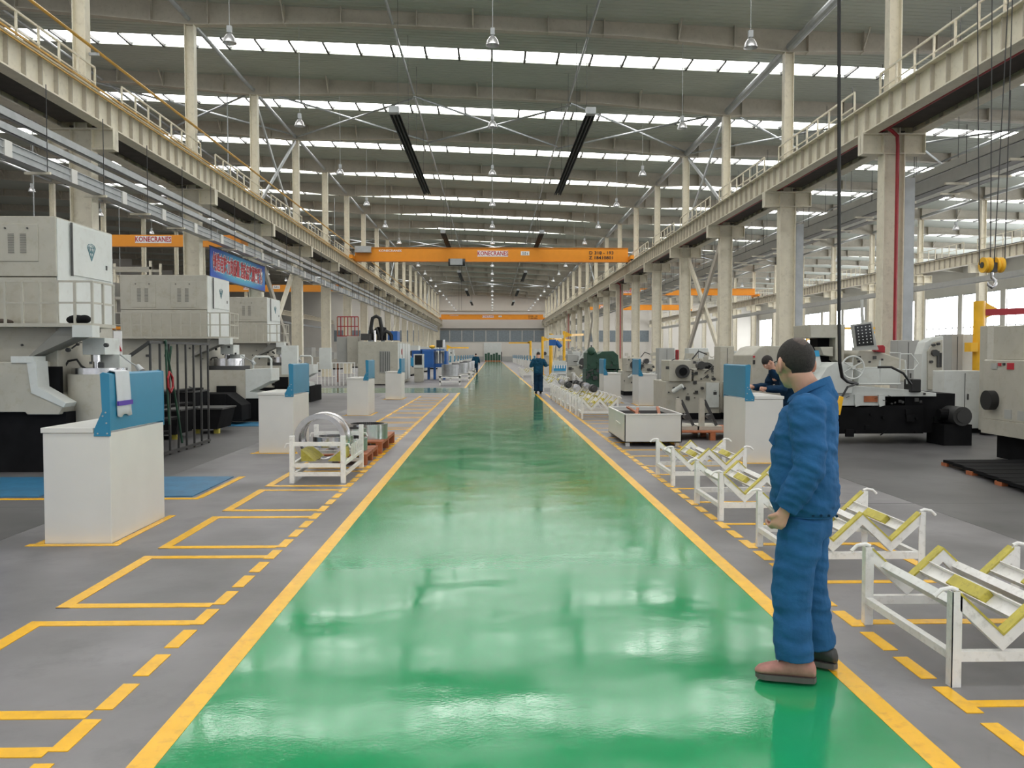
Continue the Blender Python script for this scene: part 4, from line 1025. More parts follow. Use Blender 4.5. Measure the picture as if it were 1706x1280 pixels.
low_rack(-2.4, 59, 1.1, 1.2, 'third low white stand by the left lane with a steel ring')
low_rack(-2.4, 66, 1.1, 1.2, 'fourth low white stand by the left lane with a steel ring')
for i in range(7):
    y = 62 + 14 * i; 
    for x, nm in ((-7.2, 'left'), (7.4, 'right')):
        if nm == 'right' and i < 4: continue
        t = thing('distant_machine', 'far pale machine %s of the aisle, %s towards the end wall' % (nm, ORD[i]), 'machine', (x, y, 0), 'far machines')
        MB().box(x - 1.2, x + 1.2, y, y + 4, .1, 1.4 + .3 * (i % 2)).build('bed', mwhite if i % 2 else mbeige, t)
        MB().box(x - .9, x + .5, y + .5, y + 2.5, 1.4, 2.4).build('headstock', mwhite, t)
        MB().box(x - 1.3, x + 1.3, y - .1, y + 4.2, 0, .12).build('base', blackm, t)
        MB().cyl((x, y - .2, 1.7), (x, y + .5, 1.7), .25, 12).build('chuck', darksteel, t)
for i in range(6):
    x = -1.6 + .58 * i
    t = thing('stacked_machine', 'dark green machine parked before the end door, %s from the left' % ORD[i], 'machine', (x, 182, 0), 'machines at the end door')
    MB().box(x, x + .5, 181, 183, .25, 1.7 + .25 * math.sin(i * 2.1)).build('body', mgreen, t)
    MB().box(x, x + .5, 180.9, 183.1, 0, .25).build('base', rust, t)
tag(MB().box(1.95, 2.1, 181, 183, 0, 2.1).build('barrier_board', blackm), 'dark board beside the machines at the end door', 'board')

# ------------------------------------------------------------------ right side machines
def handwheel(c, r, parent, m=mwhite, ny=(0, 1, 0)):
    pts = [(c[0] + r * math.cos(a), c[1], c[2] + r * math.sin(a)) for a in [2 * PI * i / 28 for i in range(29)]]
    w = MB().tube(pts, .016, 8).build('handwheel', m, parent, smooth=True)
    s = MB()
    for k in range(3):
        a = .5 + 2 * PI * k / 3 
        s.cyl((c[0], c[1] + .03, c[2]), (c[0] + r * math.cos(a), c[1], c[2] + r * math.sin(a)), .013, 6)
        s.cyl((c[0], c[1] + .03, c[2]), (c[0] + r * math.cos(a + 1.05), c[1], c[2] + r * math.sin(a + 1.05)), .009, 6)
    s.cyl((c[0], c[1] - .04, c[2]), (c[0], c[1] + .12, c[2]), .035, 10).build('wheel_spokes', m, w)
G = 15.0
gx, gz = at(1460, 640, G)
t = thing('cylindrical_grinder', 'large pale grinder with spoked handwheel behind the standing man', 'machine', (gx, G, 0))
MB().px([(1352, 655), (1378, 612), (1392, 604), (1420, 604), (1420, 656)], G - .1, .9).build('front_cover', mwhite, t, bevel=.01)
MB().px([(1340, 640), (1385, 640), (1520, 650), (1560, 655), (1560, 661), (1335, 661)], G, 1.2).build('machine_bed', mwhite, t, bevel=.01)
MB().px([(1428, 590), (1432, 583), (1465, 586), (1508, 600), (1512, 636), (1428, 636)], G + .35, .8).build('wheel_housing', mbeige, t, bevel=.02)
MB().px([(1430, 614), (1500, 614), (1500, 640), (1430, 640)], G + .2, .2).build('slide_cover', mwhite, t, bevel=.01)
MB().px([(1350, 541), (1351, 563), (1392, 563), (1392, 600), (1406, 610), (1408, 541)], G + .6, .9).build('column_head', mbeige, t, bevel=.01)
MB().bpx(1362, 1390, 563, 604, G + .9, .4).build('dark_recess', blackm, t)
MB().px([(1366, 578), (1388, 578), (1388, 594), (1372, 592)], G + .6, .3).build('wheel_head', mbeige, t, bevel=.01)
MB().px([(1344, 592), (1352, 586), (1366, 594), (1368, 605), (1360, 622), (1347, 622)], G + .3, .5).build('blue_grey_cover', mwhite, t)
MB().px([(1350, 584), (1364, 584), (1366, 594), (1350, 594)], G + .28, .3).build('blue_cap', bluep, t)
MB().px([(1338, 660), (1475, 660), (1475, 676), (1440, 680), (1350, 678), (1338, 672)], G, 1.0).build('bed_apron', mwhite, t, bevel=.01)
MB().bpx(1440, 1462, 660, 670, G - .02, .05).build('rusty_patch', rust, t)
for a in (1424, 1464): MB().px([(a, 658), (a + 9, 658), (a + 9, 676), (a + 2, 678), (a, 672)], G - .04, .06).build('bed_bracket', mwhite, t)
MB().bpx(1395, 1538, 676, 722.5, G + .0, 1.8).build('black_base', blackm, t)
MB().bpx(1508, 1590, 656, 721, G + .1, 1.6).build('black_tank', blackm, t)
MB().bpx(1338, 1400, 675, 716, G + .3, 1.2).build('black_base', blackm, t)
xx, zz = at(1596, 693, G - .2)
MB().cyl((xx, G - .35, zz), (xx, G + .2, zz), .17, 20).cyl((xx, G - .37, zz), (xx, G - .35, zz), .11, 16).build('electric_motor', darksteel, t, smooth=True)
MB().cyl((xx - .3, G - .1, zz + .02), (xx, G - .1, zz + .02), .1, 12).box(xx - .3, xx + .2, G - .3, G + .3, .0, zz - .15).build('motor_foot', blackm, t)
c = at(1421, 612.5, G - .25); handwheel((c[0], G - .25, c[1]), .20, t)
rails = MB()
def pt(x, y, Y): a = at(x, y, Y); return (a[0], Y, a[1])
MB().tube([pt(1430, 640, G - .2), pt(1432, 618, G - .2), pt(1440, 613, G - .2), pt(1464, 613, G - .2), pt(1466, 600, G - .2), pt(1467, 636, G - .2)], .014, 6).tube([pt(1428, 640, G - .2), pt(1500, 640, G - .2)], .02, 6).tube([pt(1498, 640, G - .2), pt(1500, 588, G - .2), pt(1482, 588, G - .2)], .014, 6).tube([pt(1500, 590, G - .2), pt(1518, 590, G - .2), pt(1530, 606, G - .2), pt(1522, 616, G - .2), pt(1503, 616, G - .2)], .012, 6).tube([pt(1508, 600, G - .2), pt(1511, 640, G - .2)], .014, 6).build('guard_rails', mwhite, t, smooth=True)
MB().bpx(1519, 1535, 632, 654, G - .1, .3).build('black_motor', rubber, t, bevel=.02)
MB().tube([pt(1462, 612, G - .3), pt(1485, 612, G - .35), pt(1505, 622, G - .35), pt(1518, 640, G - .2)], .022, 8).build('hose', rubber, t, smooth=True)
fittings(t, 5.9, 8.0, G - .01, .72, 1.05, 16, .035)
fittings(t, 6.6, 7.6, G + .3, 1.3, 1.6, 6, .04)
fittings(t, 5.9, 8.3, G - .02, .15, .6, 14, .07, blackm)
t2 = thing('grinder_control_panel', 'tilted grey control panel with dark keypad above the pale grinder', 'control panel', pt(1440, 560, G - .1))
MB().px([(1421, 541), (1453, 536), (1461, 577), (1427, 580)], G - .1, .12).build('panel_housing', mgrey, t2, bevel=.006)
MB().px([(1424, 543), (1451, 539), (1456, 575), (1428, 577)], G - .115, .02).build('keypad_face', glassd, t2)
kk = MB()
for i in range(4):
    for j in range(6):
        a = at(1429 + i * 6.5 + j * .6, 546 + j * 5.2 - i * .8, G - .12); kk.box(a[0] - .008, a[0] + .008, G - .125, G - .115, a[1] - .008, a[1] + .008)
kk.build('keys', whitec, t2)
MB().tube([pt(1438, 540, G - .04), pt(1436, 522, G), pt(1436, 500, G + .1)], .03, 8).build('hanging_arm', mgrey, t2)
MB().px([(1427, 579), (1462, 577), (1464, 583), (1427, 584)], G - .1, .2).build('panel_base', mgrey, t2)
tag(MB().px([(1460, 576), (1472, 575), (1475, 578), (1475, 588), (1461, 586)], G + .2, .2).build('red_box', redm, bevel=.01), 'small red box on top of the pale grinder', 'box')
tag(MB().tube([pt(1398, -60, 13.6), pt(1398, 200, 13.6), pt(1398, 540, 13.6), pt(1399, 605, 13.6), pt(1403, 628, 13.8), pt(1412, 636, 14.2), pt(1428, 640, 14.6)], .03, 8).build('black_supply_cable', rubber, smooth=True), 'thick black supply cable hanging down in front of the right columns', 'cable')
t2 = thing('pendant_switch', 'yellow pendant switch hanging beside the pale grinder', 'switch', pt(1400, 675, 13.9))
MB().px([(1391, 690), (1400, 660), (1406, 662), (1400, 692)], 13.9, .06).build('switch_body', ygold, t2, bevel=.008)
MB().tube([pt(1403, 661, 13.93), pt(1412, 645, 13.95), pt(1424, 641, 14.4)], .018, 8).build('switch_cable', rubber, t2)
# machine at the right edge
RX = 7.7
t = thing('boxy_gear_machine', 'pale machine cut off by the right edge with round black cap and dark plinth', 'machine', (RX, 11, 0))
MB().box(RX, 10.5, 9.2, 13.0, .62, 1.54).build('machine_body', mbeige, t, bevel=.015)
MB().prism([(RX - .03, .40), (10.4, .40), (10.5, .62), (RX - .04, .62)], 9.2, 12.98).build('body_skirt', mbeige, t)
MB().box(RX + .15, 10.3, 11.0, 13.0, 1.54, 2.06).build('upper_cabinet', mbeige, t, bevel=.01)
yb, zb = onx(1655, 667, RX)
MB().cyl((RX - .12, yb, zb), (RX, yb, zb), .15, 28).build('black_cap', rubber, t, smooth=True)
MB().box(RX + .18, 10.4, 9.3, 12.9, .02, .40).build('dark_plinth', blackm, t)
for q in (1680, 1702):
    ya, za = onx(q - 6, 697, RX); yb, zb = onx(q + 5, 715, RX)
    MB().box(RX - .012, RX, yb, ya, .66, .80).build('recess_pocket', mgrey, t)
for q, w_, m_, nm in ((1666, 5, redc, 'red_label'), (1684, 11, redc, 'red_label'), (1657, 10, mgrey, 'pale_label'), (1673, 4, blackc, 'dark_label')):
    ya, za = onx(q - w_ / 2, 605, RX); yb, zb = onx(q + w_ / 2, 605 + w_, RX); MB().box(RX - .01, RX, yb, ya, zb, za).build(nm, m_, t)
MB().ell((RX + .25, 10.9, 1.58), .12, .17, .06, 12, 8).build('rag_on_top', navy, t, smooth=True)
MB().ell((RX + .16, 11.5, 1.57), .05, .07, .05, 10, 8).build('pale_knob', mwhite, t, smooth=True)
t = thing('timber_duckboard', 'dark timber duckboard on the floor before the right edge machine', 'platform', (6.2, 9.3, 0))
for i in range(8): MB().box(6.15 + .06 * i, 7.82, 9.2 + .36 * i, 9.53 + .36 * i, .05, .09).build('board', blackm, t)
for x in (6.6, 7.2, 7.7): MB().box(x, x + .08, 9.2, 12.1, 0, .05).build('bearer', woodm, t)
for i in range(4): MB().box(6.12 + .15 * i, 6.2 + .15 * i, 9.25 + .9 * i, 9.4 + .9 * i, 0, .05).build('end_block', rust, t)
# white cupboards and machines behind
def cupboard(x0, x1, y0, y1, Y, d, lab, m=mbeige, ports=True, cat='machine', nm='machine_cupboard'):
    a = at(x0, y0, Y); b = at(x1, y1, Y); z0 = .1
    t = thing(nm, lab, cat, (a[0], Y, 0))
    MB().box(a[0], b[0], Y, Y + d, max(z0, .1), a[1]).build('cupboard_body', m, t, bevel=.012)
    if z0 < .4: MB().box(a[0] + .03, b[0] - .03, Y + .05, Y + d, 0, max(z0, .1)).build('plinth', blackm, t)
    mid = (a[0] + b[0]) / 2
    MB().box(mid - .006, mid + .006, Y - .006, Y, max(z0, .1) + .05, a[1] - .05).build('door_gap', darksteel, t)
    MB().box(mid + .05, mid + .07, Y - .03, Y, (max(z0, .1) + a[1]) / 2, (max(z0, .1) + a[1]) / 2 + .12).build('door_handle', darksteel, t)
    return t
cupboard(1573, 1641, 618, 706, 17.0, .45, 'wide pale stained cabinet left of the right edge machine', mwhite)
t = cupboard(1586, 1604, 557, 618, 18.6, .75, 'grey upright cupboard standing behind the wide pale cabinet', mgrey)
cupboard(1604, 1641, 557, 620, 18.7, .3, 'pale upright cupboard behind the yellow post', mwhite)
cupboard(1645, 1700, 543, 700, 16.5, .25, 'tall pale cupboard behind the right edge machine', mbeige)
cupboard(1496, 1530, 567, 650, 20.5, .4, 'grey cupboard at the foot of the nearest right column', mgrey)
P = 18.0
t = thing('gear_hobber', 'pale rounded machine with dials between the column and the yellow post', 'machine', (at(1550, 600, P)[0], P, 0))
MB().px([(1534, 660), (1536, 590), (1542, 570), (1556, 562), (1572, 560), (1572, 660)], P, .35).build('rounded_body', mwhite, t, bevel=.02)
MB().px([(1546, 650), (1546, 586), (1556, 570), (1571, 566), (1571, 650)], P - .05, .06).build('front_cover', mbeige, t, bevel=.01)
for a, b, r in ((1558, 588, .07), (1556, 575, .03), (1564, 573, .03), (1552, 603, .03)):
    q = at(a, b, P - .1); MB().cyl((q[0], P - .12, q[1]), (q[0], P - .04, q[1]), r, 14).build('dial', darksteel, t)
MB().bpx(1562, 1565, 585, 612, P - .08, .04).bpx(1567, 1569, 588, 612, P - .08, .04).build('lever', darksteel, t)
MB().box(at(1534, 600, P)[0], at(1572, 600, P)[0], P, P + .4, 0, .75).build('base', blackm, t)
# yellow jib post on the right
def jib(px_, ytop, Y, arm, lab, zarm=None, r=.09, arm2=None):
    x, z = at(px_, ytop, Y)
    t = thing('jib_crane', lab, 'jib crane', (x, Y, 0), 'yellow jib cranes')
    MB().cyl((x, Y, .03), (x, Y, z), r, 16).build('mast', ygold, t, smooth=True)
    MB().box(x - r * 2, x + r * 2, Y - r * 2, Y + r * 2, 0, .03).build('foot_plate', ygold, t)
    za = z - .25
    MB().bar((x, Y, za), (x + arm[0], Y + arm[1], za + arm[2]), .08, .14).build('jib_arm', ygold if not arm2 else arm2, t)
    s = 1 if arm[0] > 0 else -1
    MB().prism([(x + s * r, za + .22), (x + s * .5, za + .02), (x + s * r, za - .12)], Y - .04, Y + .04).build('arm_gusset', ygold, t)
    return t, x, z
t, jx, jz = jib(1632, 502, 18.25, (3.2, -.3, .1), 'yellow jib crane post standing behind the white cupboards on the right', r=.12, arm2=redm)
MB().box(jx - .26, jx - .1, 18.1, 18.35, 1.68, 1.88).build('post_bracket', ygold, t)
t, jx, jz = jib(940, 552, 50, (1.45, 3, .12), 'yellow jib crane by the walking worker carrying a blue hoist, nearest of the group')
MB().box(jx - .95, jx - .05, 49.9, 50.1, jz - .42, jz - .22).build('white_hoist_beam', whitep, t)
MB().box(jx - .9, jx - .5, 49.85, 50.15, jz - .85, jz - .5).cyl((jx - .5, 50, jz - .6), (jx - .2, 50, jz - .95), .14, 10).build('blue_hoist', mblue, t)
jib(918, 556, 56, (1.0, 4, 0), 'yellow jib crane by the walking worker, second of the group', r=.12)
jib(904, 561, 66, (2.4, 2, 0), 'yellow jib crane by the walking worker, third of the group', r=.1)
jib(884, 568, 100, (-2.6, 0, 0), 'small far yellow jib crane right of the aisle with arm over the aisle', r=.14)
jib(745, 575, 80, (2.0, 1, 0), 'small far yellow jib crane left of the aisle', r=.06)

# tool cart
t = thing('tool_cart', 'white tool cart with pale blue slotted backboard beside the walking worker', 'cart', (3.3, 45.3, 0))
MB().bpx(919, 944, 617, 634, 45.6, .03).build('cart_shelf_back', mwhite, t)
MB().px([(919, 618), (921, 602), (942, 602), (943.5, 618)], 45.5, .06).build('slotted_board', bluep, t)
for i in range(5): MB().bpx(923 + 4 * i, 925 + 4 * i, 608, 614, 45.47, .03).build('slot_tool', whitec, t)
MB().px([(919.5, 612), (921, 601), (942, 601), (943.3, 609), (921, 609)], 45.48, .02).build('pale_print', mwhite, t)
for xx in (3.27, 4.0):
    for yy in (45.4, 46.1): MB().box(xx, xx + .04, yy, yy + .04, 0, 1.2 if yy < 46 else .8).build('post', rackw, t)
for z in (.2, .55): MB().box(3.27, 4.04, 45.4, 46.14, z, z + .03).build('shelf', rackw, t)

# lathes at centre right
def lathe(x0, Y, lab, w=1.35, chuck=.12, m=mbeige):
    t = thing('centre_lathe', lab, 'machine', (x0, Y, 0), 'pale lathes right of the aisle')
    MB().box(x0, x0 + w, Y, Y + 1.6, .14, .95).build('bed_cabinet', m, t, bevel=.015)
    MB().box(x0 - .03, x0 + w + .03, Y - .03, Y + 1.6, 0, .16).build('base', blackm, t)
    MB().box(x0 + .06, x0 + .62, Y - .1, Y + .9, .95, 1.48).build('headstock', m, t, bevel=.02)
    MB().cyl((x0 + .38, Y - .2, 1.2), (x0 + .38, Y - .09, 1.2), .17, 24).cyl((x0 + .38, Y - .24, 1.2), (x0 + .38, Y - .2, 1.2), .07, 12).build('chuck', darksteel, t, smooth=True)
    MB().box(x0 + .7, x0 + 1.15, Y + .05, Y + .8, .95, 1.25).build('carriage', m, t, bevel=.015)
    MB().cyl((x0 + .88, Y - .06, 1.35), (x0 + .88, Y + .2, 1.35), .10, 16).build('tool_turret', darksteel, t, smooth=True)
    MB().box(x0 + w - .35, x0 + w - .03, Y - .04, Y, .3, .92).build('white_door', mwhite, t)
    for q in (.2, .45, .9): MB().cyl((x0 + q, Y - .1, .78), (x0 + q, Y, .78), .035, 10).build('knob', darksteel, t)
    MB().cyl((x0 + .15, Y - .15, .7), (x0 + .35, Y - .3, .85), .06, 10).build('lever_handle', mwhite, t)
    MB().cyl((x0 + .38, Y - .245, 1.2), (x0 + .38, Y - .24, 1.2), .10, 16).build('chuck_bore', blackm, t)
    fittings(t, x0, x0 + w, Y - .01, .5, .95, 12, .045)
    fittings(t, x0 + .6, x0 + w, Y + .03, .95, 1.4, 16, .06)
    fittings(t, x0, x0 + .65, Y - .1, 1.0, 1.48, 7, .04)
    fittings(t, x0, x0 + w, Y + .3, 1.4, 1.62, 9, .07, mbeige)
    MB().tube([(x0 + .65, Y, 1.5), (x0 + .8, Y - .05, 1.7), (x0 + 1.0, Y - .1, 1.62)], .02, 6).build('lamp_arm', darksteel, t)
    return t
lathe(4.32, 20.8, 'pale centre lathe with dark chuck right of the aisle, the nearer left one')
lathe(5.78, 19.4, 'pale centre lathe partly behind the large right operator cabinet')
lathe(6.1, 25.3, 'pale centre lathe behind the other lathes below the crossed struts')
lathe(7.9, 26.0, 'pale centre lathe standing farthest right below the crossed struts')
lathe(5.2, 33.0, 'pale centre lathe behind the white cabinets right of the aisle')
cupboard(1200, 1223, 577, 600, 21.5, .6, 'pale box cabinet above the lathes next to the second right column', mbeige)
cupboard(1098, 1124, 580, 620, 29, .6, 'grey cupboard left of the red board behind the lathes', mgrey)
cupboard(1126, 1131, 583, 601, 29.4, .1, 'red upright board behind the lathes', redm)
cupboard(1147, 1180, 580, 592, 30, .6, 'pale blue grey cupboard behind the crossed struts', mwhite)
cupboard(1224, 1252, 585, 620, 24, .8, 'bluish white cupboard behind the bending worker', mwhite)
t = thing('round_shouldered_machine', 'beige round shouldered machine directly behind the bending worker', 'machine', (5.4, 17.5, 0))
MB().px([(1252, 660), (1253, 592), (1266, 579), (1276, 576), (1320, 577), (1330, 660)], 17.4, 1.4).build('machine_shell', mbeige, t, bevel=.02)
MB().box(at(1252, 600, 17.4)[0], at(1330, 600, 17.4)[0], 17.4, 18.8, 0, .75).build('base', blackm, t)
MB().bpx(1255, 1258, 593, 596, 17.37, .03).build('red_button', redc, t); MB().bpx(1255, 1258, 600, 607, 17.37, .03).build('switch_plate', blackc, t)
# dark green lathe and grey machines
t = thing('green_lathe', 'dark green lathe standing beyond the yellow padded racks', 'machine', (4.6, 41, 0))
MB().px([(978, 616), (978, 588), (985, 582), (992, 584), (996, 592), (1003, 586), (1022, 585), (1030, 592), (1032, 618)], 41, 1.6).build('green_body', mgreen, t, bevel=.02)
MB().box(at(976, 616, 41)[0], at(1034, 616, 41)[0], 41, 42.5, 0, .9).build('green_bed', mgreen, t)
fittings(t, 4.7, 6.1, 40.95, .5, 1.7, 20, .09, mgreen)
fittings(t, 4.6, 6.2, 40.9, .3, 1.1, 20, .10, darksteel)
MB().ell((at(986, 585, 40.8)[0], 41, at(986, 585, 41)[1]), .2, .2, .2).build('green_motor', mgreen, t, smooth=True)
MB().tube([(at(986, 580, 41)[0], 41, at(986, 585, 41)[1]), (at(985, 575, 41)[0], 41, at(985, 575, 41)[1])], .03, 6).build('lever', darksteel, t)
rg = random.Random(3)
for i in range(9):
    Yq = 47 + i * 5.5; a = at(944 + (i % 3) * 9 - i * 2, 600, Yq)[0]
    t = thing('workshop_machine', 'grey machine in the cluster by the yellow jib cranes, %s from the front' % ORD[i], 'machine', (a, Yq, 0), 'grey machines by the jib cranes')
    MB().box(a, a + 1.3, Yq, Yq + 2, .12, .95).build('bed', mgrey if i % 2 else mbeige, t)
    MB().box(a + .05, a + .6, Yq + .1, Yq + 1.2, .95, 1.5 + .5 * rg.random()).build('headstock', mwhite if i % 2 else mgrey, t, bevel=.03)
    MB().cyl((a + .9, Yq - .1, 1.2), (a + .9, Yq + .4, 1.2), .2, 12).build('chuck', darksteel, t)
    MB().bar((a + .6, Yq, 1.1), (a + 1.1, Yq, 1.9), .08, .08).build('arm', mwhite, t)
    fittings(t, a - .1, a + 1.3, Yq - .02, .3, 1.3, 14, .10)
    fittings(t, a - .1, a + 1.3, Yq + .3, 1.0, 2.0, 14, .13, mgrey)
    MB().box(a - .03, a + 1.33, Yq - .03, Yq + 2, 0, .13).build('base', blackm, t)
# right bay clutter: rows of machines up to the windows
rg = random.Random(11); k = 0
for Yq in range(28, 130, 9):
    for xq in (16.5, 21.5, 27, 32):
        if xq / Yq < .22 or xq / Yq > .75: continue
        x = xq + rg.uniform(-.8, .8); h = rg.uniform(1.1, 1.9); m_ = (mwhite, mbeige, mgrey, mblue)[k % 4] if k % 7 else mwhite
        t = thing('bay_machine', 'machine standing in the right bay, %s row and %s place from the aisle' % (ORD[(Yq - 28) // 9], ORD[(16.5, 21.5, 27, 32).index(xq)]), 'machine', (x, Yq, 0), 'machines of the right bay')
        MB().box(x - .8, x + .8, Yq, Yq + 2.5, .12, h * .6).build('bed', m_, t)
        MB().box(x - .7, x + .1, Yq + .2, Yq + 1.6, h * .6, h).build('head', mwhite, t, bevel=.03)
        MB().box(x + .3, x + .7, Yq + .1, Yq + .5, h * .6, h * .9).build('control_box', mgrey, t)
        fittings(t, x - .8, x + .8, Yq - .01, .4, h, 8, .07)
        MB().cyl((x + .2, Yq - .1, h * .75), (x + .2, Yq + .4, h * .75), .15, 12).build('spindle', darksteel, t)
        MB().box(x - .85, x + .85, Yq - .05, Yq + 2.5, 0, .13).build('base', blackm, t)
        k += 1
for i, (x, y) in enumerate(((18.6, 44.5), (23.6, 53), (24.6, 66), (29.4, 78))):
    t = thing('jib_crane', 'thin yellow jib crane in the right bay before the windows, %s from the camera' % ORD[i], 'jib crane', (x, y, 0), 'jib cranes of the right bay')
    MB().cyl((x, y, 0), (x, y, 3.2), .08, 10).build('mast', ygold, t); MB().bar((x, y, 3.0), (x + 2.5, y, 3.0), .08, .12).build('jib_arm', ygold, t)
# left bay clutter
k = 0
for Yq in range(34, 120, 11):
    for xq in (-17, -23, -29):
        if abs(xq) / Yq < .15 or abs(xq) / Yq > .62: continue
        x = xq; h = rg.uniform(1.6, 2.6)
        t = thing('bay_machine', 'machine standing in the shaded left bay, %s row and %s place from the columns' % (ORD[(Yq - 34) // 11], ORD[(-17, -23, -29).index(xq)]), 'machine', (x, Yq, 0), 'machines of the left bay')
        MB().box(x - 1, x + 1, Yq, Yq + 3, .12, h * .6).build('bed', mbeige, t)
        MB().box(x - .8, x + .3, Yq + .2, Yq + 2, h * .6, h).build('head', mgrey, t)
        MB().box(x - 1.05, x + 1.05, Yq - .05, Yq + 3, 0, .13).build('base', blackm, t); k += 1
t = thing('storage_rack', 'tall pallet shelving with orange beams seen between the first two lathes', 'shelving', (-19, 40, 0))
for i in range(3):
    for yy in (40, 41.2): MB().box(-20.5 + 2.2 * i, -20.4 + 2.2 * i, yy, yy + .1, 0, 6).build('upright', cream, t)
for z in (1.4, 2.8, 4.2, 5.6): MB().box(-20.5, -16.0, 40, 40.05, z, z + .12).box(-20.5, -16.0, 41.25, 41.3, z, z + .12).build('shelf_beam', orange if z < 4 else mbeige, t)
for z in (1.4, 2.8, 4.2):
    for i in range(3): MB().box(-20.3 + 1.45 * i, -19.2 + 1.45 * i, 40.1, 41.1, z + .14, z + .8).build('stored_crate', (woodm, mgrey, mbeige)[i], t)

# ------------------------------------------------------------------ people
def remeshed(mb, name, m, parent, voxel, disp=None, smooth_it=6):
    o = mb.build(name, m, parent)
    r = o.modifiers.new('r', 'REMESH'); r.mode = 'VOXEL'; r.voxel_size = voxel; r.use_smooth_shade = True
    s_ = o.modifiers.new('s', 'SMOOTH'); s_.iterations = smooth_it; s_.factor = .5
    bpy.context.view_layer.update()
    me = bpy.data.meshes.new_from_object(o.evaluated_get(bpy.context.evaluated_depsgraph_get()))
    o.modifiers.clear(); old = o.data; o.data = me; me.name = name; bpy.data.meshes.remove(old)
    if disp:
        ns = [v.normal.copy() for v in me.vertices]
        for v, nn in zip(me.vertices, ns): v.co += nn * disp(v.co)
    for p in me.polygons: p.use_smooth = True
    return o
def human(name, label, loc, face, P, jac, tro, shoe, voxel=.007, group=None, head_yaw=0.0, head_pitch=0.0, thin=False, s=1.0, legs=True, two_shoes=None):
    t = thing(name, label, 'person', (loc[0], loc[1], loc[2]), group)
    F = Vector((math.cos(face), math.sin(face), 0)); L = Vector((-F.y, F.x, 0)); O = Vector(loc)
    def W(u, v, z): return O + (F * u + L * v + Vector((0, 0, z))) * s
    def ring(c, ru, rv, n=26, fx=None, e=2.4, tilt=0.0):
        out = []
        for k in range(n):
            a = 2 * PI * k / n; ca, sa = math.cos(a), math.sin(a)
            uu = ru * math.copysign(abs(ca) ** (2 / e), ca); vv = rv * math.copysign(abs(sa) ** (2 / e), sa)
            out.append(W(c[0] + uu, c[1] + vv, c[2] + uu * tilt))
        return out
    # trousers
    if legs:
        m = MB()
        hip = P.get('hip', (0, 0)); hz = P.get('hipz', .90)
        m.loft([ring((hip[0], hip[1], hz - .14), .125, .165), ring((hip[0], hip[1], hz - .02), .130, .175), ring((hip[0] , hip[1], hz + .08), .125, .165)])
        for sd, (kn, an) in (('l', P['lleg']), ('r', P['rleg'])):
            sg = 1 if sd == 'l' else -1
            h0 = (hip[0], hip[1] + sg * .085, hz - .04)
            pts = [h0, tuple(h0[i] * .5 + kn[i] * .5 for i in range(3)), kn, tuple(kn[i] * .5 + an[i] * .5 for i in range(3)), an]
            rr = [.112, .108, .098, .092, .092]
            m.tube([W(*p) for p in pts], [r * s for r in rr], 18)
        remeshed(m, 'trousers', tro, t, voxel, lambda c: .011 * noise.noise(Vector((c.x * 7, c.y * 7, c.z * 13))) + .006 * noise.noise(Vector((c.x * 14 + c.z * 9, c.y * 14, c.z * 26))) + .004 * math.sin(c.z * 55 + 5 * noise.noise(Vector((c.x * 6, c.y * 6, c.z * 4)))) * max(0, noise.noise(Vector((c.x * 5 + 3, c.y * 5, c.z * 5)))))
        for i, (kn, an, ya) in enumerate(((P['lleg'][0], P['lleg'][1], P.get('ltoe', 0)), (P['rleg'][0], P['rleg'][1], P.get('rtoe', 0)))):
            ca, sa = math.cos(ya), math.sin(ya); zb = an[2] - .10
            def S(a, b, z): return W(an[0] + a * ca - b * sa, an[1] + a * sa + b * ca, zb + z)
            def sring(a, hw, z0, z1, n=14):
                out = []
                for k in range(n):
                    q = 2 * PI * k / n; out.append(S(a, hw * math.cos(q), (z0 + z1) / 2 + (z1 - z0) / 2 * math.sin(q)))
                return out
            mm = shoe if (i == 0 or two_shoes is None) else two_shoes
            sh = MB().loft([sring(-.105, .018, .03, .07), sring(-.095, .035, .02, .10), sring(-.04, .042, .02, .125), sring(.03, .043, .02, .115), sring(.08, .046, .02, .088), sring(.13, .05, .02, .072), sring(.165, .042, .02, .06), sring(.185, .018, .024, .04)])
            so = remeshed(sh, 'shoe', mm, t, max(voxel * .8, .006), None, 3)
            prof = [(-.107, .0), (-.096, .030), (-.04, .040), (.03, .040), (.09, .047), (.135, .048), (.165, .034), (.182, .0), (.165, -.034), (.135, -.048), (.09, -.047), (.03, -.040), (-.04, -.040), (-.096, -.030)]
            v0 = [S(a, b, .0) for a, b in prof] + [S(a, b, .026) for a, b in prof]
            mb = MB(); n = len(prof)
            mb._add(v0, [(k, (k + 1) % n, (k + 1) % n + n, k + n) for k in range(n)] + [tuple(range(n - 1, -1, -1)), tuple(range(n, 2 * n))])
            mb.build('sole', solem, so if False else t)
            if voxel < .008:
                lc = MB()
                for q in range(3): lc.tube([S(.03 + q * .022, -.022, .118 - q * .012), S(.035 + q * .022, 0, .124 - q * .012), S(.03 + q * .022, .022, .118 - q * .012)], .003, 5)
                lc.build('laces', whitec if i == 0 else blackm, t)
    # jacket
    m = MB(); T_ = P.get('torso', [((0, 0, .84), .140, .180), ((0, 0, .89), .158, .20), ((0, 0, 1.0), .150, .20), ((0, 0, 1.15), .142, .20), ((-.005, 0, 1.28), .138, .205), ((-.02, 0, 1.38), .118, .185), ((-.03, 0, 1.43), .088, .135), ((-.03, 0, 1.47), .068, .082)])
    m.loft([ring(q[0], q[1], q[2], tilt=(q[3] if len(q) > 3 else 0)) for q in T_])
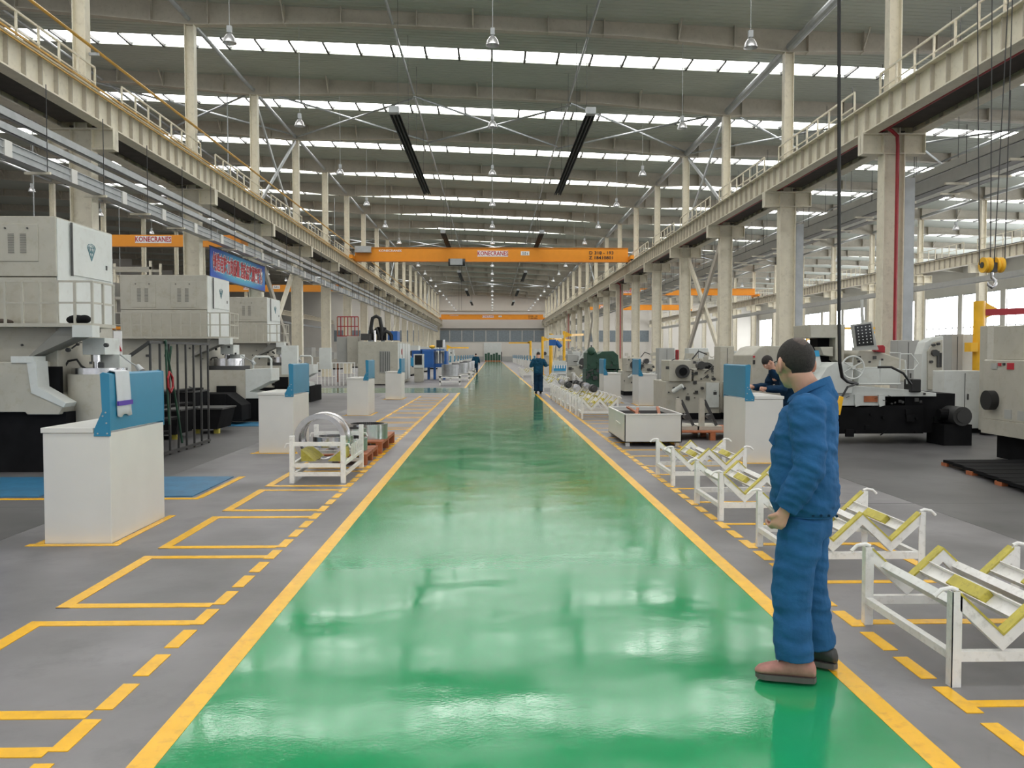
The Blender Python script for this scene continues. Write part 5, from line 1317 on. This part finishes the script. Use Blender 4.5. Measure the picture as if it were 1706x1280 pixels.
    for arm in ('larm', 'rarm'):
        sh_, el, wr_ = P[arm][:3]
        mid = tuple(sh_[i] * .5 + el[i] * .5 for i in range(3)); mid2 = tuple(el[i] * .45 + wr_[i] * .55 for i in range(3))
        m.tube([W(*p) for p in (sh_, mid, el, mid2, wr_)], [r * s for r in (.086, .086, .076, .070, .058)], 16)
        m.ell(W(sh_[0], sh_[1] * .97, sh_[2] + .005), .084 * s, .084 * s, .070 * s, 16, 10)
    remeshed(m, 'jacket', jac, t, voxel, lambda c: .010 * noise.noise(Vector((c.x * 8, c.y * 8, c.z * 14))) + .007 * noise.noise(Vector((c.x * 13, c.y * 13, c.z * 34 + c.x * 12))) + .008 * math.sin(c.z * 60 + c.x * 25 + 6 * noise.noise(Vector((c.x * 7, c.y * 7, c.z * 5)))) * max(0, noise.noise(Vector((c.x * 6 + 9, c.y * 6, c.z * 7)))))
    if voxel < .008:
        cb = P['collar']; cm = MB()
        n = 22; inner = []; outer = []
        for zz, ru, rv, du in ((1.435, .108, .120, -.03), (1.495, .096, .100, -.024), (1.545, .090, .092, -.014)):
            rg_ = []
            for k in range(n + 1):
                a = .22 + (2 * PI - .44) * k / n
                rg_.append(W(du + ru * math.cos(a), rv * math.sin(a), zz - .01 - (.105 * ((1 + math.cos(a)) / 2) ** 1.3)))
            inner.append(rg_)
        vs = [p for r_ in inner for p in r_]
        fs = [(i * (n + 1) + k, i * (n + 1) + k + 1, (i + 1) * (n + 1) + k + 1, (i + 1) * (n + 1) + k) for i in range(2) for k in range(n)]
        fold = [p + (p - W(-.02, 0, (p.z - O.z) / s)) * .26 + Vector((0, 0, -.055)) for p in inner[2]]
        vs += fold; b0 = 2 * (n + 1); b1 = 3 * (n + 1)
        fs += [(b0 + k, b0 + k + 1, b1 + k + 1, b1 + k) for k in range(n)]
        cm._add(vs, fs); co = cm.build('collar', jac, t, smooth=True); sl = co.modifiers.new('s', 'SOLIDIFY'); sl.thickness = .005; sb = co.modifiers.new('b', 'SUBSURF'); sb.levels = 1
        # hem band and cuffs
        hb = MB(); hb.loft([ring((0, 0, .825), .140, .180), ring((0, 0, .83), .146, .186), ring((0, 0, .87), .148, .188), ring((0, 0, .875), .142, .182)]); hb.build('hem_band', jac, t, smooth=True)
        for q in range(4): MB().cyl(W(-.05 - .035 * q, .180 - .008 * q, .85), W(-.05 - .035 * q, .192 - .009 * q, .85), .007, 8).build('hem_button', navy, t)
        # chest pocket flap on the left breast
        MB()._add([W(.135, .12, 1.24), W(.155, .05, 1.24), W(.175, .05, 1.19), W(.150, .125, 1.175), W(.12, .12, 1.24), W(.14, .05, 1.24), W(.15, .05, 1.19), W(.125, .125, 1.175)],
                  [(0, 1, 2, 3), (7, 6, 5, 4), (0, 4, 5, 1), (1, 5, 6, 2), (2, 6, 7, 3), (3, 7, 4, 0)]).build('pocket_flap', jac, t)
    # body: head, neck and hands over a slim core, one surface
    m = MB(); hc = P.get('head', (0.0, 0, 1.61)); hw = W(*hc)
    rot = Matrix.Rotation(face + head_yaw, 3, 'Z') @ Matrix.Rotation(head_pitch, 3, 'Y')
    hs = s * P.get('hs', 1.0)
    def H(a, b, c): return hw + rot @ (Vector((a, b, c)) * hs)
    m.ell(H(-.012, 0, .022), .094 * hs, .076 * hs, .090 * hs, 22, 14, rot)                    # cranium
    m.ell(H(.025, 0, -.035), .066 * hs, .058 * hs, .078 * hs, 18, 12, rot)                    # face and jaw
    m.ell(H(.045, 0, -.092), .030 * hs, .032 * hs, .022 * hs, 12, 8, rot)                     # chin
    m.ell(H(.078, 0, .012), .018 * hs, .045 * hs, .012 * hs, 12, 8, rot)                      # brow
    m.loft([[H(.088 + .010 * math.cos(a), .010 * math.sin(a), .005) for a in [2 * PI * k / 8 for k in range(8)]],
            [H(.098 + .013 * math.cos(a), .015 * math.sin(a), -.030) for a in [2 * PI * k / 8 for k in range(8)]],
            [H(.085 + .010 * math.cos(a), .012 * math.sin(a), -.042) for a in [2 * PI * k / 8 for k in range(8)]]])   # nose
    m.ell(H(.082, 0, -.062), .012 * hs, .024 * hs, .006 * hs, 10, 6, rot); m.ell(H(.080, 0, -.073), .012 * hs, .021 * hs, .006 * hs, 10, 6, rot)
    for sg in (-1, 1):                                                                          # ears
        er = rot @ Matrix.Rotation(sg * -.45, 3, 'Z')
        m.ell(H(-.012, sg * .083, -.008), .023 * hs, .010 * hs, .037 * hs, 12, 10, er)
        m.ell(H(-.006, sg * .077, -.038), .010 * hs, .007 * hs, .012 * hs, 10, 8, er)
        m.ell(H(.03, sg * .060, -.02), .03 * hs, .014 * hs, .03 * hs, 10, 8, rot)              # cheekbone
    nb = P.get('neck', (-.03, 0, 1.42))
    m.tube([W(*nb), (W(*nb) + H(-.025, 0, -.06)) * .5, H(-.028, 0, -.045), H(-.022, 0, 0)], [.072 * s, .064 * s, .060 * s, .05 * s], 18)
    core = [W(*q[0]) for q in T_][1:-1]
    m.tube(core + [W(*nb)], .05 * s, 10)
    for arm, sg in (('larm', 1), ('rarm', -1)):
        sh_, el, wr_, hd = P[arm][:4]
        m.tube([W(nb[0], 0, sh_[2] - .05), W(sh_[0], sh_[1] * .9, sh_[2] - .03), W(*el), W(*wr_)], [.035 * s, .035 * s, .034 * s, .028 * s], 10)
        w0 = W(*wr_); h0 = W(*hd); d = (h0 - w0).normalized()
        pn = P.get('palm_' + arm[0], F if True else F)                                          # palm normal direction
        side = d.cross(pn).normalized(); nrm = side.cross(d).normalized()
        m.tube([w0, w0 + d * .04 * s, w0 + d * .075 * s, w0 + d * .10 * s], [.027 * s, .033 * s, .038 * s, .030 * s], 12)
        ln = (.046, .052, .048, .038)
        for q in range(4):                                                                      # four fingers curled towards the palm
            k0 = w0 + d * (.085 - .006 * abs(q - 1.3)) * s + side * (q - 1.5) * .0195 * s
            k1 = k0 + (d * .9 + nrm * .35).normalized() * ln[q] * .75 * s
            k2 = k1 + (d * .15 + nrm * 1.0).normalized() * ln[q] * .60 * s
            k3 = k2 + (d * -.7 + nrm * .45).normalized() * ln[q] * .45 * s
            m.tube([k0, k1, k2, k3], [.0105 * s, .010 * s, .009 * s, .007 * s], 8)
        th = w0 + d * .03 * s - side * .026 * s
        m.tube([th, th + (d * .8 - side * .5 + nrm * .5).normalized() * .038 * s, th + (d * .8 - side * .5 + nrm * .5).normalized() * .038 * s + (d * .7 + nrm * .8 + side * .35).normalized() * .032 * s], [.014 * s, .012 * s, .009 * s], 8)
    remeshed(m, 'body', skin, t, min(voxel, .006) if voxel < .008 else voxel * .8, None, 2)
    # hair cap
    hm = MB(); n, mm_ = 40, 26; o = 0; vs = []
    for i in range(mm_ + 1):
        th_ = PI * i / mm_
        for k in range(n):
            a = 2 * PI * k / n; x, y, z = math.sin(th_) * math.cos(a), math.sin(th_) * math.sin(a), math.cos(th_)
            front = (x + 1) / 2
            line = -.78 + 1.20 * max(0, front - .42) ** .8 if front > .42 else -.78
            if abs(y) > .62: line = max(line, -.02 - 1.0 * max(0, -x - .02) * 1.5) if x < .45 else line
            k_ = 1.045 if z > line else .86
            vs.append(H(-.012 + .094 * x * k_, .076 * y * k_, .022 + .092 * z * k_ + (0 if z > -.3 else .0)))
    hm._add(vs, [(i * n + k, (i + 1) * n + k, (i + 1) * n + (k + 1) % n, i * n + (k + 1) % n) for i in range(mm_) for k in range(n)])
    hm.build('hair', hairm, t, smooth=True)
    if voxel < .008:
        bk = MB(); vs = []; n = 26
        for i in range(7):
            rr_ = .46 * i / 6
            for k in range(n):
                a = 2 * PI * k / n; x, y = -.40 + rr_ * math.cos(a) * (.95 + .1 * math.sin(3 * a)), rr_ * math.sin(a) * .9
                z = math.sqrt(max(0, 1 - x * x - y * y)); kk_ = 1.058 if i < 6 else 1.03
                vs.append(H(-.012 + .094 * x * kk_, .076 * y * kk_, .022 + .092 * z * kk_))
        bk._add(vs, [(i * n + k, (i + 1) * n + k, (i + 1) * n + (k + 1) % n, i * n + (k + 1) % n) for i in range(6) for k in range(n)])
        bk.build('thinning_crown', scalp, t, smooth=True)
        gl = MB()
        for sg in (-1, 1): gl.tube([H(.085, sg * .055, .008), H(.05, sg * .076, .010), H(.0, sg * .080, .010)], .0022, 6)
        for sg in (-1, 1):
            gl.tube([H(.098 - .012 * abs(math.cos(a)), sg * .03 + .022 * math.cos(a), .002 + .017 * math.sin(a)) for a in [2 * PI * k / 14 for k in range(15)]], .0016, 5)
        gl.build('glasses', darksteel, t)
    for sg in (-1, 1):
        e = MB().ell(H(.078, sg * .030, .0), .010 * hs, .012 * hs, .008 * hs, 10, 8, rot).build('eye', whitec, t)
        MB().ell(H(.087, sg * .030, .0), .003 * hs, .0055 * hs, .0055 * hs, 8, 6, rot).build('pupil', blackm, e)
    return t

fa = math.atan2(.42, -.91)
human('person', 'man in bright blue work suit and pink shoes standing at the aisle edge', (1.575, 4.17, .004), fa,
      dict(hip=(0, 0), hipz=.86,
           lleg=((.055, .10, .47), (.035, .13, .115)), rleg=((-.01, -.11, .47), (-.055, -.14, .115)), ltoe=.12, rtoe=-.25,
           torso=[((0, 0, .835), .145, .185), ((0, 0, .88), .165, .21), ((.005, 0, .98), .165, .212), ((.01, 0, 1.12), .158, .208), ((.0, 0, 1.25), .15, .21), ((-.015, 0, 1.35), .135, .198), ((-.03, 0, 1.40), .115, .155, -.25), ((-.028, 0, 1.435), .085, .095, -.55)],
           larm=((-.01, .178, 1.365), (-.035, .235, 1.08), (.075, .225, .875), (.115, .205, .79)),
           rarm=((-.01, -.178, 1.365), (-.03, -.235, 1.09), (.04, -.235, .87), (.06, -.225, .77)),
           palm_l=Vector((-.3, .9, 0)), palm_r=Vector((-.2, -.9, 0)),
           head=(.058, .01, 1.578), hs=1.09, collar=1), denim, denim, shoem, voxel=.0065, head_yaw=-.95, head_pitch=.06, two_shoes=darksteel)
human('person', 'worker in dark teal suit seen from behind walking along the right aisle edge', (1.87, 34.0, .0), PI / 2,
      dict(lleg=((.05, .09, .48), (.02, .09, .115)), rleg=((.02, -.10, .48), (-.10, -.09, .115)),
           larm=((0, .19, 1.38), (-.02, .30, 1.14), (.2, .22, 1.16), (.28, .18, 1.2)), rarm=((0, -.19, 1.38), (-.02, -.32, 1.16), (.2, -.24, 1.2), (.28, -.2, 1.25)),
           head=(.03, 0, 1.60), collar=1), teal, navy, blackm, voxel=.014, head_pitch=.5, s=1.0)
human('person', 'small distant worker in dark teal suit walking on the left of the aisle', (-1.38, 71.0, .0), PI / 2,
      dict(lleg=((.05, .09, .48), (.06, .09, .115)), rleg=((.02, -.10, .48), (-.12, -.09, .115)),
           larm=((0, .19, 1.38), (-.03, .29, 1.12), (.02, .30, .88), (.04, .3, .8)), rarm=((0, -.19, 1.38), (-.02, -.29, 1.12), (.05, -.30, .88), (.07, -.3, .8)),
           head=(.02, 0, 1.60), collar=1), teal, navy, blackm, voxel=.02, s=.98)
bend = human('person', 'worker in dark navy suit bending over the cabinet beyond the standing man', (5.02, 14.25, .0), PI + .25,
      dict(hip=(-.10, 0), hipz=.88, lleg=((-.06, .10, .47), (-.08, .10, .115)), rleg=((-.10, -.10, .47), (-.12, -.10, .115)),
           torso=[((-.12, 0, .86), .15, .18), ((-.08, 0, .98), .15, .19), ((.0, 0, 1.10), .15, .2), ((.09, 0, 1.2), .14, .2), ((.17, 0, 1.28), .12, .18), ((.22, 0, 1.33), .09, .12), ((.25, 0, 1.37), .065, .08)],
           larm=((.14, .18, 1.25), (.22, .27, 1.04), (.52, .22, 1.05), (.62, .2, 1.05)), rarm=((.14, -.18, 1.25), (.2, -.27, 1.06), (.50, -.2, 1.06), (.6, -.18, 1.06)),
           neck=(.22, 0, 1.33), head=(.36, 0, 1.49), collar=1), navy, navy, blackm, voxel=.011, head_pitch=.75)
